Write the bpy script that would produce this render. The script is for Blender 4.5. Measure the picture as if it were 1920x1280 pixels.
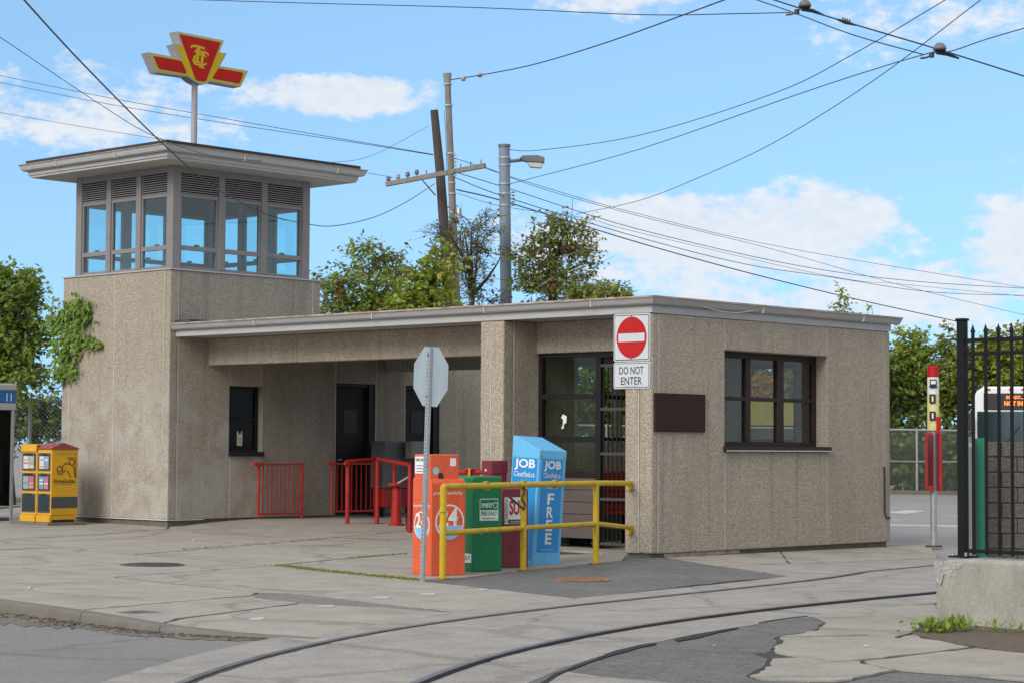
import bpy, bmesh, math, random
import numpy as np
from mathutils import Vector, Matrix
from mathutils.geometry import tessellate_polygon
random.seed(7); rad = math.radians
scn = bpy.context.scene
for o in list(bpy.data.objects): bpy.data.objects.remove(o)
COL = scn.collection

# ------------------------------------------------------------------ camera (fitted to the building's edges)
FPX = 3929.757
CR = Vector((0.680995, -0.732266, 0.005629)); CU = Vector((-0.040571, -0.030053, 0.998725)); CF = Vector((0.731163, 0.680355, 0.050175))
CC = Vector((-20.5313, -16.6993, 1.33147))
cd = bpy.data.cameras.new('camera'); cam = bpy.data.objects.new('camera', cd); COL.objects.link(cam)
cd.sensor_width = 36; cd.lens = FPX / 1920 * 36; cd.clip_start = .1; cd.clip_end = 5000
M = Matrix((CR, CU, -CF)).transposed().to_4x4(); M.translation = CC; cam.matrix_world = M
scn.camera = cam
scn.cycles.max_bounces = 5; scn.cycles.diffuse_bounces = 2; scn.cycles.glossy_bounces = 2; scn.cycles.transmission_bounces = 2; scn.cycles.transparent_max_bounces = 16
# ------------------------------------------------------------------ sky, sun, exposure
SUN_EL, SUN_AZ = rad(33), rad(188)          # azimuth counted from +x towards +y
sdir = Vector((math.cos(SUN_EL) * math.cos(SUN_AZ), math.cos(SUN_EL) * math.sin(SUN_AZ), math.sin(SUN_EL)))
sl = bpy.data.lights.new('sun', 'SUN'); sl.energy = 1.25; sl.angle = rad(32); sl.color = (1, .95, .87)
so = bpy.data.objects.new('sun', sl); COL.objects.link(so); so.rotation_euler = sdir.to_track_quat('Z', 'Y').to_euler()
wd = bpy.data.worlds.new('World'); scn.world = wd; wd.use_nodes = True
nt = wd.node_tree; nt.nodes.clear()
def N(t, **k):
    n = nt.nodes.new(t)
    for a, b in k.items(): setattr(n, a, b)
    return n
def mth(op, a, b=None, c=None, clamp=False):
    n = N('ShaderNodeMath', operation=op, use_clamp=clamp)
    for i, v in enumerate((a, b, c)):
        if v is None: continue
        if isinstance(v, (int, float)): n.inputs[i].default_value = v
        else: nt.links.new(v, n.inputs[i])
    return n.outputs[0]
def world():
    sky = N('ShaderNodeTexSky', sky_type='NISHITA', sun_disc=False, sun_elevation=SUN_EL, sun_rotation=math.atan2(sdir.x, sdir.y))
    sky.altitude = 100; sky.air_density = 1.0; sky.dust_density = .6; sky.ozone_density = 2.0
    tc = N('ShaderNodeTexCoord'); sx = N('ShaderNodeSeparateXYZ'); nt.links.new(tc.outputs['Generated'], sx.inputs[0])
    x, y, z = sx.outputs
    az = mth('MULTIPLY', mth('ARCTAN2', y, x), 57.2958); el = mth('MULTIPLY', mth('ARCSINE', z), 57.2958)
    cv = N('ShaderNodeCombineXYZ'); nt.links.new(az, cv.inputs[0]); nt.links.new(mth('MULTIPLY', el, 1.7), cv.inputs[1])
    def noise(vec, scale, det, rough=.55):
        n = N('ShaderNodeTexNoise'); n.inputs['Scale'].default_value = scale; n.inputs['Detail'].default_value = det; n.inputs['Roughness'].default_value = rough
        nt.links.new(vec, n.inputs['Vector']); return mth('SUBTRACT', n.outputs['Fac'], .5)
    sv = N('ShaderNodeCombineXYZ'); nt.links.new(x, sv.inputs[0]); nt.links.new(y, sv.inputs[1]); nt.links.new(mth('ADD', mth('MULTIPLY', mth('MAXIMUM', z, 0), .8), .30), sv.inputs[2])
    nv = N('ShaderNodeVectorMath', operation='NORMALIZE'); nt.links.new(sv.outputs[0], nv.inputs[0]); nt.links.new(nv.outputs[0], sky.inputs[0])     # a hazier, flatter gradient towards the horizon
    n1 = noise(cv.outputs[0], .6, 5, .58); n2 = noise(cv.outputs[0], 2.2, 4, .6)
    blobs = [(47.9, 9.5, 3.0, .66, 1.35), (46.0, 9.5, 1.5, .55, .9), (54.3, 8.9, 3.8, 1.35, .6), (57.5, 9.1, 2.6, 1.2, .55), (38.3, 5.9, 4.6, 1.25, 1.15), (34.8, 6.0, 3.0, 1.35, 1.25), (41, 5.7, 3.0, 1.0, .95), (36.5, 5.0, 6.0, 1.5, .8),
             (29.0, 5.3, 2.2, 2.0, 1.0), (36.2, 3.9, 3.6, 1.2, .8), (31.6, 4.1, 4.2, 1.3, .75), (40.2, 12.3, 2.4, .9, .7), (32.0, 11.5, 3.6, 1.1, .42), (25, 6, 4, 2.4, 1), (62, 8, 4, 2, .8)]
    f = None
    for u, v, ru, rv, w in blobs:
        a = mth('DIVIDE', mth('SUBTRACT', az, u), ru); b = mth('DIVIDE', mth('SUBTRACT', el, v), rv)
        q = mth('MULTIPLY', mth('SUBTRACT', 1, mth('ADD', mth('MULTIPLY', a, a), mth('MULTIPLY', b, b))), w)
        q = mth('MAXIMUM', q, -1.0)
        f = q if f is None else mth('MAXIMUM', f, q)
    f = mth('ADD', f, mth('ADD', mth('MULTIPLY', n1, 2.9), mth('MULTIPLY', n2, 1.0)))
    # unseen clouds over the rest of the sky, thickened to lift and whiten ambient light
    vm = N('ShaderNodeVectorMath', operation='MULTIPLY'); nt.links.new(tc.outputs['Generated'], vm.inputs[0]); vm.inputs[1].default_value = (1, 1, 2.2)
    gn = mth('ADD', mth('MULTIPLY', noise(vm.outputs[0], 2.6, 4, .58), 4.5), .8)
    da = mth('DIVIDE', mth('SUBTRACT', az, 43), 20); de = mth('DIVIDE', mth('SUBTRACT', el, 5), 11)
    win = mth('SUBTRACT', mth('ADD', mth('MULTIPLY', da, da), mth('MULTIPLY', de, de)), 1.0)
    win = mth('MULTIPLY', win, 2, clamp=True)
    f = mth('MAXIMUM', f, mth('SUBTRACT', mth('MULTIPLY', gn, win), mth('MULTIPLY', mth('SUBTRACT', 1, win), 1)))
    ss = N('ShaderNodeMapRange', interpolation_type='SMOOTHSTEP'); nt.links.new(f, ss.inputs['Value'])
    ss.inputs['From Min'].default_value = .06; ss.inputs['From Max'].default_value = .8
    alpha = mth('MULTIPLY', ss.outputs[0], .92)
    # cloud body a little greyer where it is thick
    ccol = N('ShaderNodeMixRGB'); nt.links.new(mth('MULTIPLY', mth('ADD', n1, mth('ADD', n2, .45)), 1.0, clamp=True), ccol.inputs[0])
    ccol.inputs[1].default_value = (2.65, 2.95, 3.35, 1); ccol.inputs[2].default_value = (3.5, 3.52, 3.58, 1)
    tint = N('ShaderNodeMixRGB', blend_type='MULTIPLY'); tint.inputs[0].default_value = 1; nt.links.new(sky.outputs[0], tint.inputs[1]); tint.inputs[2].default_value = (1.0, 1.11, 1.02, 1)
    mx = N('ShaderNodeMixRGB'); nt.links.new(alpha, mx.inputs[0]); nt.links.new(tint.outputs[0], mx.inputs[1]); nt.links.new(ccol.outputs[0], mx.inputs[2])
    bg = N('ShaderNodeBackground'); bg.inputs['Strength'].default_value = .133; nt.links.new(mx.outputs[0], bg.inputs['Color'])
    nt.links.new(bg.outputs[0], N('ShaderNodeOutputWorld').inputs['Surface'])
world()
vs = scn.view_settings; vs.view_transform = 'Standard'; vs.look = 'None'; vs.gamma = 1; vs.exposure = 1.0; vs.use_curve_mapping = False

# ------------------------------------------------------------------ geometry helpers
def S(t, a, b):
    t = min(1, max(0, (t - a) / (b - a))); return t * t * (3 - 2 * t)
def cl(v): return max(-30., min(30., v))
def g(x, y): return -.05 + .009 * cl(y) - .005 * cl(x) + .115 * S(x, -.6, 1.8) * S(y, 2.5, 8.5)
def ray(px, py): return CF + CR * ((px - 960) / FPX) + CU * ((640 - py) / FPX)
def onx(px, py, x): d = ray(px, py); return CC + d * ((x - CC.x) / d.x)
def ony(px, py, y): d = ray(px, py); return CC + d * ((y - CC.y) / d.y)
def dep(px, py, D): return CC + ray(px, py) * D               # D metres along the viewing axis
def ong(px, py, dz=0):
    z = -.05
    for _ in range(25):
        d = ray(px, py); p = CC + d * ((z - CC.z) / d.z); z = g(p.x, p.y) + dz
    return p
def lin(r, gg, b):
    f = lambda c: (c / 255 / 12.92) if c <= 10 else ((c / 255 + .055) / 1.055) ** 2.4
    return (f(r), f(gg), f(b))
ORG = {}
def tag(o, label=None, cat=None, group=None, kind=None):
    if label: o['label'] = label
    if cat: o['category'] = cat
    if group: o['group'] = group
    if kind: o['kind'] = kind
    return o
def thing(name, loc, label, cat, group=None):
    o = bpy.data.objects.new(name, None); o.empty_display_size = .2; o.location = loc; COL.objects.link(o)
    ORG[o.name] = Vector(loc); return tag(o, label, cat, group)
class MB:
    def __init__(s): s.v = []; s.f = []; s.mi = []
    def add(s, vs, fs, mi=0):
        n = len(s.v); s.v += [tuple(v) for v in vs]; s.f += [tuple(i + n for i in f) for f in fs]; s.mi += [mi] * len(fs); return s
    def box(s, x0, x1, y0, y1, z0, z1, mi=0):
        v = [(x, y, z) for z in (z0, z1) for y in (y0, y1) for x in (x0, x1)]
        return s.add(v, [(0, 2, 3, 1), (4, 5, 7, 6), (0, 1, 5, 4), (2, 6, 7, 3), (0, 4, 6, 2), (1, 3, 7, 5)], mi)
    def obox(s, c, ax, ay, az, hx, hy, hz, mi=0):
        c = Vector(c); v = [c + ax * (sx * hx) + ay * (sy * hy) + az * (sz * hz) for sz in (-1, 1) for sy in (-1, 1) for sx in (-1, 1)]
        return s.add(v, [(0, 2, 3, 1), (4, 5, 7, 6), (0, 1, 5, 4), (2, 6, 7, 3), (0, 4, 6, 2), (1, 3, 7, 5)], mi)
    def tube(s, pts, r, n=8, cap=True, mi=0):
        pts = [Vector(p) for p in pts]; rs = r if isinstance(r, (list, tuple)) else [r] * len(pts); v = []; f = []; up = None
        for i, p in enumerate(pts):
            t = (pts[min(i + 1, len(pts) - 1)] - pts[max(i - 1, 0)]).normalized()
            if up is None: up = Vector((0, 0, 1)) if abs(t.z) < .9 else Vector((1, 0, 0))
            a = t.cross(up).normalized(); b = a.cross(t).normalized(); up = b
            v += [p + (a * math.cos(6.28319 * k / n) + b * math.sin(6.28319 * k / n)) * rs[i] for k in range(n)]
        for i in range(len(pts) - 1):
            for k in range(n): f.append((i * n + k, i * n + (k + 1) % n, (i + 1) * n + (k + 1) % n, (i + 1) * n + k))
        if cap: f.append(tuple(range(n))[::-1]); f.append(tuple((len(pts) - 1) * n + k for k in range(n)))
        return s.add(v, f, mi)
    def prism(s, poly, d, mi=0, cap=True):                 # planar polygon swept by vector d
        poly = [Vector(p) for p in poly]; d = Vector(d); n = len(poly)
        tri = tessellate_polygon([poly]); v = poly + [p + d for p in poly]; f = []
        if cap: f += [tuple(t) for t in tri] + [tuple(i + n for i in t[::-1]) for t in tri]
        f += [(i, (i + 1) % n, (i + 1) % n + n, i + n) for i in range(n)]
        return s.add(v, f, mi)
    def build(s, name, mat, parent=None, bevel=0, smooth=False):
        o0 = ORG[parent.name] if parent is not None and parent.name in ORG else Vector((0, 0, 0))
        me = bpy.data.meshes.new(name); me.from_pydata([(v[0] - o0.x, v[1] - o0.y, v[2] - o0.z) for v in s.v], [], s.f)
        mats = mat if isinstance(mat, (list, tuple)) else [mat]
        for m in mats: me.materials.append(m)
        if len(mats) > 1: me.polygons.foreach_set('material_index', s.mi)
        bm = bmesh.new(); bm.from_mesh(me); bmesh.ops.recalc_face_normals(bm, faces=bm.faces); bm.to_mesh(me); bm.free()
        if smooth:
            me.polygons.foreach_set('use_smooth', [True] * len(me.polygons)); me.set_sharp_from_angle(angle=rad(40))
        o = bpy.data.objects.new(name, me); COL.objects.link(o)
        if parent is not None: o.parent = parent; ORG[o.name] = o0
        if bevel:
            b = o.modifiers.new('bevel', 'BEVEL'); b.width = bevel; b.segments = 2; b.limit_method = 'ANGLE'
        return o
def bx(name, mat, parent, x0, x1, y0, y1, z0, z1, bevel=0): return MB().box(x0, x1, y0, y1, z0, z1).build(name, mat, parent, bevel)
def tb(name, mat, parent, pts, r, n=10): return MB().tube(pts, r, n).build(name, mat, parent, smooth=True)
def text(name, s, mat, parent, pos, xa, ya, h, bold=0, align='CENTER', width=None, thick=.002):
    c = bpy.data.curves.new('t', 'FONT'); c.body = s; c.size = 1; c.align_x = align; c.align_y = 'CENTER'; c.offset = bold; c.extrude = 0; c.resolution_u = 3
    to = bpy.data.objects.new('t', c); me = bpy.data.meshes.new_from_object(to); bpy.data.objects.remove(to)
    co = np.array([v.co[:] for v in me.vertices]); lo = co.min(0); hi = co.max(0)
    ky = h / (hi[1] - lo[1]); kx = ky if width is None else width / (hi[0] - lo[0])
    xa = Vector(xa).normalized(); ya = Vector(ya).normalized(); nz = xa.cross(ya); o0 = ORG.get(parent.name, Vector())
    mx = (lo[0] + hi[0]) / 2 if align == 'CENTER' else lo[0]; my = (lo[1] + hi[1]) / 2
    for v in me.vertices: v.co = Vector(pos) - o0 + xa * ((v.co.x - mx) * kx) + ya * ((v.co.y - my) * ky) + nz * thick
    me.materials.clear(); me.materials.append(mat); o = bpy.data.objects.new(name, me); COL.objects.link(o); o.parent = parent; ORG[o.name] = o0
    return o
# ------------------------------------------------------------------ materials
def mat(name, col, rough=.6, metal=0, var=.12, vscale=6, bump=0, bscale=40, dirt=None, dscale=1.2, damt=.5, spec=.5, col2=None, streak=False, grain=None, crack=0):
    m = bpy.data.materials.new(name); m.use_nodes = True; t = m.node_tree; b = t.nodes['Principled BSDF']
    b.inputs['Roughness'].default_value = rough; b.inputs['Metallic'].default_value = metal; b.inputs['Specular IOR Level'].default_value = spec
    def nd(k, **kw):
        n = t.nodes.new(k)
        for a, v in kw.items(): setattr(n, a, v)
        return n
    tc = nd('ShaderNodeTexCoord'); geo = nd('ShaderNodeNewGeometry'); P = geo.outputs['Position']
    if streak:
        mp = nd('ShaderNodeMapping'); mp.inputs['Scale'].default_value = streak; t.links.new(P, mp.inputs[0]); P2 = mp.outputs[0]
    else: P2 = P
    nz = nd('ShaderNodeTexNoise'); nz.inputs['Scale'].default_value = vscale; nz.inputs['Detail'].default_value = 6; nz.inputs['Roughness'].default_value = .65; t.links.new(P2, nz.inputs['Vector'])
    r = nd('ShaderNodeValToRGB'); r.color_ramp.elements[0].position = .3; r.color_ramp.elements[1].position = .72
    c2 = col2 or col
    r.color_ramp.elements[0].color = [c * (1 - var) for c in col] + [1]; r.color_ramp.elements[1].color = [min(1, c * (1 + var)) for c in c2] + [1]
    t.links.new(nz.outputs['Fac'], r.inputs[0]); out = r.outputs[0]
    if dirt:
        n2 = nd('ShaderNodeTexNoise'); n2.inputs['Scale'].default_value = dscale; n2.inputs['Detail'].default_value = 9; n2.inputs['Roughness'].default_value = .7; t.links.new(P2, n2.inputs['Vector'])
        rr = nd('ShaderNodeValToRGB'); rr.color_ramp.elements[0].position = .5; rr.color_ramp.elements[1].position = .75; t.links.new(n2.outputs['Fac'], rr.inputs[0])
        ml = nd('ShaderNodeMath', operation='MULTIPLY'); t.links.new(rr.outputs[0], ml.inputs[0]); ml.inputs[1].default_value = damt
        mx = nd('ShaderNodeMixRGB'); t.links.new(ml.outputs[0], mx.inputs[0]); t.links.new(out, mx.inputs[1]); mx.inputs[2].default_value = (*dirt, 1); out = mx.outputs[0]
    if crack:
        wn = nd('ShaderNodeTexNoise'); wn.inputs['Scale'].default_value = 1.5; wn.inputs['Detail'].default_value = 4; t.links.new(P, wn.inputs['Vector']); wa = nd('ShaderNodeVectorMath', operation='MULTIPLY_ADD'); t.links.new(wn.outputs['Color'], wa.inputs[0]); wa.inputs[1].default_value = (.9, .9, 0); t.links.new(P, wa.inputs[2])
        cv_ = nd('ShaderNodeTexVoronoi', feature='DISTANCE_TO_EDGE'); cv_.inputs['Scale'].default_value = crack; t.links.new(wa.outputs[0], cv_.inputs['Vector'])
        cr = nd('ShaderNodeMapRange'); cr.inputs['From Min'].default_value = .006; cr.inputs['From Max'].default_value = .022; cr.inputs['To Min'].default_value = .3; cr.inputs['To Max'].default_value = 0; t.links.new(cv_.outputs['Distance'], cr.inputs['Value'])
        cm = nd('ShaderNodeMixRGB'); t.links.new(cr.outputs[0], cm.inputs[0]); t.links.new(out, cm.inputs[1]); cm.inputs[2].default_value = (.07, .06, .05, 1); out = cm.outputs[0]
    if grain:
        gn = nd('ShaderNodeTexNoise'); gn.inputs['Scale'].default_value = grain[0]; gn.inputs['Detail'].default_value = 3; gn.inputs['Roughness'].default_value = .8; t.links.new(P, gn.inputs['Vector'])
        gr = nd('ShaderNodeMapRange'); gr.inputs['From Min'].default_value = .3; gr.inputs['From Max'].default_value = .7; gr.inputs['To Min'].default_value = 1 - grain[1]; gr.inputs['To Max'].default_value = 1 + grain[1]; t.links.new(gn.outputs['Fac'], gr.inputs['Value'])
        vm_ = nd('ShaderNodeVectorMath', operation='SCALE'); t.links.new(out, vm_.inputs[0]); t.links.new(gr.outputs[0], vm_.inputs['Scale']); out = vm_.outputs[0]
    t.links.new(out, b.inputs['Base Color'])
    if bump:
        n3 = nd('ShaderNodeTexNoise'); n3.inputs['Scale'].default_value = bscale; n3.inputs['Detail'].default_value = 4; t.links.new(P, n3.inputs['Vector'])
        bp = nd('ShaderNodeBump'); bp.inputs['Strength'].default_value = bump; bp.inputs['Distance'].default_value = .02; t.links.new(n3.outputs['Fac'], bp.inputs['Height']); t.links.new(bp.outputs[0], b.inputs['Normal'])
    return m
def pebble(name, base, stain, white=0):
    m = bpy.data.materials.new(name); m.use_nodes = True; t = m.node_tree; b = t.nodes['Principled BSDF']; b.inputs['Roughness'].default_value = .85; b.inputs['Specular IOR Level'].default_value = .2
    nd = t.nodes.new; geo = nd('ShaderNodeNewGeometry'); P = geo.outputs['Position']
    vo = nd('ShaderNodeTexVoronoi'); vo.inputs['Scale'].default_value = 66; t.links.new(P, vo.inputs['Vector'])
    sp = nd('ShaderNodeSeparateColor'); t.links.new(vo.outputs['Color'], sp.inputs[0])
    r = nd('ShaderNodeValToRGB'); e = r.color_ramp.elements
    e[0].position = 0; e[0].color = [c * .56 for c in base] + [1]; e[1].position = 1; e[1].color = [min(1, c * 1.3) for c in base] + [1]
    k = e.new(.35); k.color = [c * .88 for c in base] + [1]; k = e.new(.8); k.color = (base[0] * 1.15, base[1] * 1.12, base[2] * 1.05, 1)
    t.links.new(sp.outputs[0], r.inputs[0])
    # mortar between the pebbles
    rm = nd('ShaderNodeMapRange'); rm.inputs['From Min'].default_value = .35; rm.inputs['From Max'].default_value = .75; t.links.new(vo.outputs['Distance'], rm.inputs['Value'])
    m0 = nd('ShaderNodeMixRGB'); t.links.new(rm.outputs[0], m0.inputs[0]); t.links.new(r.outputs[0], m0.inputs[1]); m0.inputs[2].default_value = [c * .7 for c in base] + [1]
    # stains: large soft patches and streaks running down
    mp = nd('ShaderNodeMapping'); mp.inputs['Scale'].default_value = (1.6, 1.6, .35); t.links.new(P, mp.inputs[0])
    n1 = nd('ShaderNodeTexNoise'); n1.inputs['Scale'].default_value = 1.3; n1.inputs['Detail'].default_value = 7; n1.inputs['Roughness'].default_value = .62; t.links.new(mp.outputs[0], n1.inputs['Vector'])
    r1 = nd('ShaderNodeValToRGB'); r1.color_ramp.elements[0].position = .47; r1.color_ramp.elements[1].position = .72; t.links.new(n1.outputs['Fac'], r1.inputs[0])
    a1 = nd('ShaderNodeMath'); a1.operation = 'MULTIPLY'; a1.inputs[1].default_value = .45; t.links.new(r1.outputs[0], a1.inputs[0])
    m1 = nd('ShaderNodeMixRGB'); t.links.new(a1.outputs[0], m1.inputs[0]); t.links.new(m0.outputs[0], m1.inputs[1]); m1.inputs[2].default_value = (*stain, 1); out = m1.outputs[0]
    mp2 = nd('ShaderNodeMapping'); mp2.inputs['Scale'].default_value = (4.5, 4.5, .22); t.links.new(P, mp2.inputs[0]); n4 = nd('ShaderNodeTexNoise'); n4.inputs['Scale'].default_value = 1.6; n4.inputs['Detail'].default_value = 5; t.links.new(mp2.outputs[0], n4.inputs['Vector'])
    r4 = nd('ShaderNodeMapRange'); r4.inputs['From Min'].default_value = .55; r4.inputs['From Max'].default_value = .78; r4.inputs['To Max'].default_value = .42; t.links.new(n4.outputs['Fac'], r4.inputs['Value'])
    m4 = nd('ShaderNodeMixRGB'); t.links.new(r4.outputs[0], m4.inputs[0]); t.links.new(out, m4.inputs[1]); m4.inputs[2].default_value = (stain[0] * .62, stain[1] * .62, stain[2] * .62, 1); out = m4.outputs[0]      # rain streaks
    if white:      # scrubbed graffiti: pale cloudy patches low on the wall
        n2 = nd('ShaderNodeTexNoise'); n2.inputs['Scale'].default_value = 1.7; n2.inputs['Detail'].default_value = 5; n2.inputs['Distortion'].default_value = 1.2; t.links.new(P, n2.inputs['Vector'])
        r2 = nd('ShaderNodeValToRGB'); r2.color_ramp.elements[0].position = .38; r2.color_ramp.elements[1].position = .62; t.links.new(n2.outputs['Fac'], r2.inputs[0])
        sz = nd('ShaderNodeSeparateXYZ'); t.links.new(P, sz.inputs[0])
        hz = nd('ShaderNodeMapRange'); hz.inputs['From Min'].default_value = 2.6; hz.inputs['From Max'].default_value = 1.7; t.links.new(sz.outputs[2], hz.inputs['Value'])
        a2 = nd('ShaderNodeMath'); a2.operation = 'MULTIPLY'; t.links.new(r2.outputs[0], a2.inputs[0]); t.links.new(hz.outputs[0], a2.inputs[1])
        a3 = nd('ShaderNodeMath'); a3.operation = 'MULTIPLY'; a3.inputs[1].default_value = white; t.links.new(a2.outputs[0], a3.inputs[0])
        m2 = nd('ShaderNodeMixRGB'); t.links.new(a3.outputs[0], m2.inputs[0]); t.links.new(out, m2.inputs[1]); m2.inputs[2].default_value = (.50, .485, .445, 1); out = m2.outputs[0]
    t.links.new(out, b.inputs['Base Color'])
    bp = nd('ShaderNodeBump'); bp.inputs['Strength'].default_value = .8; bp.inputs['Distance'].default_value = .012; bp.invert = True
    t.links.new(vo.outputs['Distance'], bp.inputs['Height']); t.links.new(bp.outputs[0], b.inputs['Normal'])
    return m
def glass(name, tint, refl=.12):
    m = bpy.data.materials.new(name); m.use_nodes = True; t = m.node_tree; t.nodes.clear(); nd = t.nodes.new
    tr = nd('ShaderNodeBsdfTransparent'); tr.inputs[0].default_value = (*tint, 1); gl = nd('ShaderNodeBsdfGlossy'); gl.inputs['Roughness'].default_value = .03
    lw = nd('ShaderNodeLayerWeight'); lw.inputs[0].default_value = .5; pw = nd('ShaderNodeMath'); pw.operation = 'POWER'; pw.inputs[1].default_value = 4; t.links.new(lw.outputs['Facing'], pw.inputs[0]); ad = nd('ShaderNodeMath'); ad.inputs[1].default_value = refl * .5; t.links.new(pw.outputs[0], ad.inputs[0])
    mx = nd('ShaderNodeMixShader'); t.links.new(ad.outputs[0], mx.inputs[0]); t.links.new(tr.outputs[0], mx.inputs[1]); t.links.new(gl.outputs[0], mx.inputs[2])
    o = nd('ShaderNodeOutputMaterial'); t.links.new(mx.outputs[0], o.inputs[0]); return m
def leafmat(name, col, trans=.45):
    m = bpy.data.materials.new(name); m.use_nodes = True; t = m.node_tree; t.nodes.clear(); nd = t.nodes.new
    oi = nd('ShaderNodeNewGeometry'); r = nd('ShaderNodeValToRGB'); r.color_ramp.elements[0].color = [c * .65 for c in col] + [1]; r.color_ramp.elements[1].color = [c * 1.35 for c in col] + [1]
    t.links.new(oi.outputs['Random Per Island'], r.inputs[0])
    d = nd('ShaderNodeBsdfPrincipled'); d.inputs['Roughness'].default_value = .5; d.inputs['Specular IOR Level'].default_value = .3; tr = nd('ShaderNodeBsdfTranslucent')
    t.links.new(r.outputs[0], d.inputs['Base Color']); t.links.new(r.outputs[0], tr.inputs[0])
    mx = nd('ShaderNodeMixShader'); mx.inputs[0].default_value = trans; t.links.new(d.outputs[0], mx.inputs[1]); t.links.new(tr.outputs[0], mx.inputs[2])
    o = nd('ShaderNodeOutputMaterial'); t.links.new(mx.outputs[0], o.inputs[0]); return m
def emis(name, col, s):
    m = bpy.data.materials.new(name); m.use_nodes = True; b = m.node_tree.nodes['Principled BSDF']; b.inputs['Base Color'].default_value = (*col, 1)
    b.inputs['Emission Color'].default_value = (*col, 1); b.inputs['Emission Strength'].default_value = s; return m
PEB = pebble('pebbledash', (.48, .405, .318), (.28, .23, .178)); PEBT = pebble('pebbledash_scrubbed', (.45, .385, .305), (.32, .265, .20), .5); PEBD = pebble('pebbledash_dirty_shaded', (.36, .315, .262), (.18, .155, .13))  # last one darker: dirt on the tower, painted-in shade in the porch
SEAL = mat('joint_sealant', (.55, .52, .47), .8); PLINTH = mat('plinth_concrete', (.13, .12, .10), .9, var=.3, dirt=(.07, .05, .04), bump=.3)
GUTTER = mat('grey_painted_metal', (.40, .395, .385), .5, var=.08, vscale=3, dirt=(.25, .16, .09), dscale=3.5, damt=.35, streak=(1, 1, 6))
SOFFIT = mat('soffit_paint', (.42, .40, .36), .7, var=.08); MEMB = mat('roof_membrane', (.03, .03, .032), .8); RUST = mat('rust_edge', (.33, .17, .07), .85, var=.2, vscale=4, col2=(.42, .39, .36))
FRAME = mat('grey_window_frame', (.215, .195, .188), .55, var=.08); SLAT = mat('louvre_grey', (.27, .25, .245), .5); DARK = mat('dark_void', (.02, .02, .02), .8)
BROWN = mat('dark_brown_frame', (.034, .020, .016), .55, var=.15, spec=.2); BROWN2 = mat('brown_plaque', (.038, .019, .015), .6, var=.15, vscale=14, spec=.12); BLACKM = mat('black_frame', (.016, .014, .0135), .5, spec=.2)
DOOR = mat('dark_door', (.028, .023, .021), .6, var=.15, spec=.15); BOARD = mat('brown_board', (.10, .075, .065), .55, var=.15)
GLT = glass('tower_glass', (.78, .94, .965), .12); GLB = glass('window_glass', (.80, .84, .80), .04); GLD = glass('dark_glass', (.35, .37, .37), .02); DGL = mat('dull_dark_glass', (.03, .033, .035), .35, spec=.15)
RED = mat('red_paint', (.40, .02, .017), .5, var=.2, dirt=(.12, .02, .015), dscale=7, damt=.6, spec=.3); CRIM = mat('sign_red', (.46, .012, .012), .45, var=.08, spec=.25); SIGNW = mat('sign_white', (.56, .575, .59), .5, var=.06, spec=.3, dirt=(.42, .42, .42), dscale=6, damt=.4); YEL = mat('yellow_paint', (.60, .40, .015), .5, var=.12, dirt=(.20, .11, .035), dscale=8, damt=.75, spec=.3)
SIGNY = mat('sign_yellow', (.58, .39, .012), .6, var=.08, spec=.2); SIGNR = mat('sign_face_red', (.47, .014, .012), .6, var=.1, spec=.15); WHITE = mat('white_paint', (.75, .75, .73), .5, var=.06); PAPER = mat('paper', (.72, .69, .58), .7, var=.05)
BLACK = mat('black_print', (.015, .015, .017), .5); ALU = mat('galvanised_steel', (.40, .42, .43), .45, .5, var=.15, vscale=12); SIGNBACK = mat('sign_back_aluminium', (.36, .42, .45), .45, .35, var=.12, vscale=7, streak=(1, 1, .3))
ORANGE = mat('orange_plastic', (.70, .11, .04), .5, var=.1, dirt=(.38, .09, .05), dscale=5, damt=.55, spec=.3, streak=(3, 3, .7)); GREEN = mat('green_plastic', (.006, .20, .065), .4, var=.1, dirt=(.03, .08, .045), dscale=5, damt=.6, spec=.3, streak=(3, 3, .7)); MAROON = mat('maroon_metal', (.19, .012, .022), .45, var=.15, dirt=(.10, .03, .03), dscale=6, damt=.6)
SKYB = mat('light_blue_metal', (.13, .46, .74), .4, var=.05, dirt=(.14, .30, .42), dscale=4, damt=.5, streak=(3, 3, .6)); MIDB = mat('mid_blue_label', (.01, .25, .60), .4, var=.05); PALEB = mat('pale_blue_print', (.25, .5, .78), .5)
HGY = mat('golden_yellow_metal', (.70, .36, .012), .45, var=.08, dirt=(.4, .2, .03), damt=.3); HGR = mat('dull_red_roof', (.30, .055, .05), .6, var=.15); GREYP = mat('grey_panel', (.07, .07, .075), .5)
WOODD = mat('dark_weathered_wood', (.075, .06, .05), .9, var=.4, vscale=10, bump=.5, streak=(6, 6, .4)); WOODL = mat('pale_weathered_wood', (.23, .20, .175), .9, var=.35, vscale=10, bump=.4, streak=(6, 6, .4))
POLEB = mat('blue_grey_pole_paint', (.20, .245, .29), .5, var=.15, vscale=5, streak=(4, 4, .8)); WIRE = mat('wire_black', (.02, .02, .022), .6); LAMPG = mat('lamp_housing', (.14, .14, .14), .5); LENS = mat('lamp_lens', (.5, .5, .46), .3); PORC = mat('porcelain', (.35, .33, .32), .3)
PAVE = mat('pavement_concrete', (.34, .297, .247), .9, var=.16, vscale=2.2, grain=(55, .22), crack=.33, dirt=(.20, .165, .13), dscale=.9, damt=.7, bump=.15, bscale=60)
TRACK = mat('track_concrete', (.315, .28, .243), .9, var=.16, vscale=3, grain=(50, .28), crack=.4, dirt=(.18, .165, .15), dscale=1.1, damt=.6, bump=.2, bscale=50)
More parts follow.
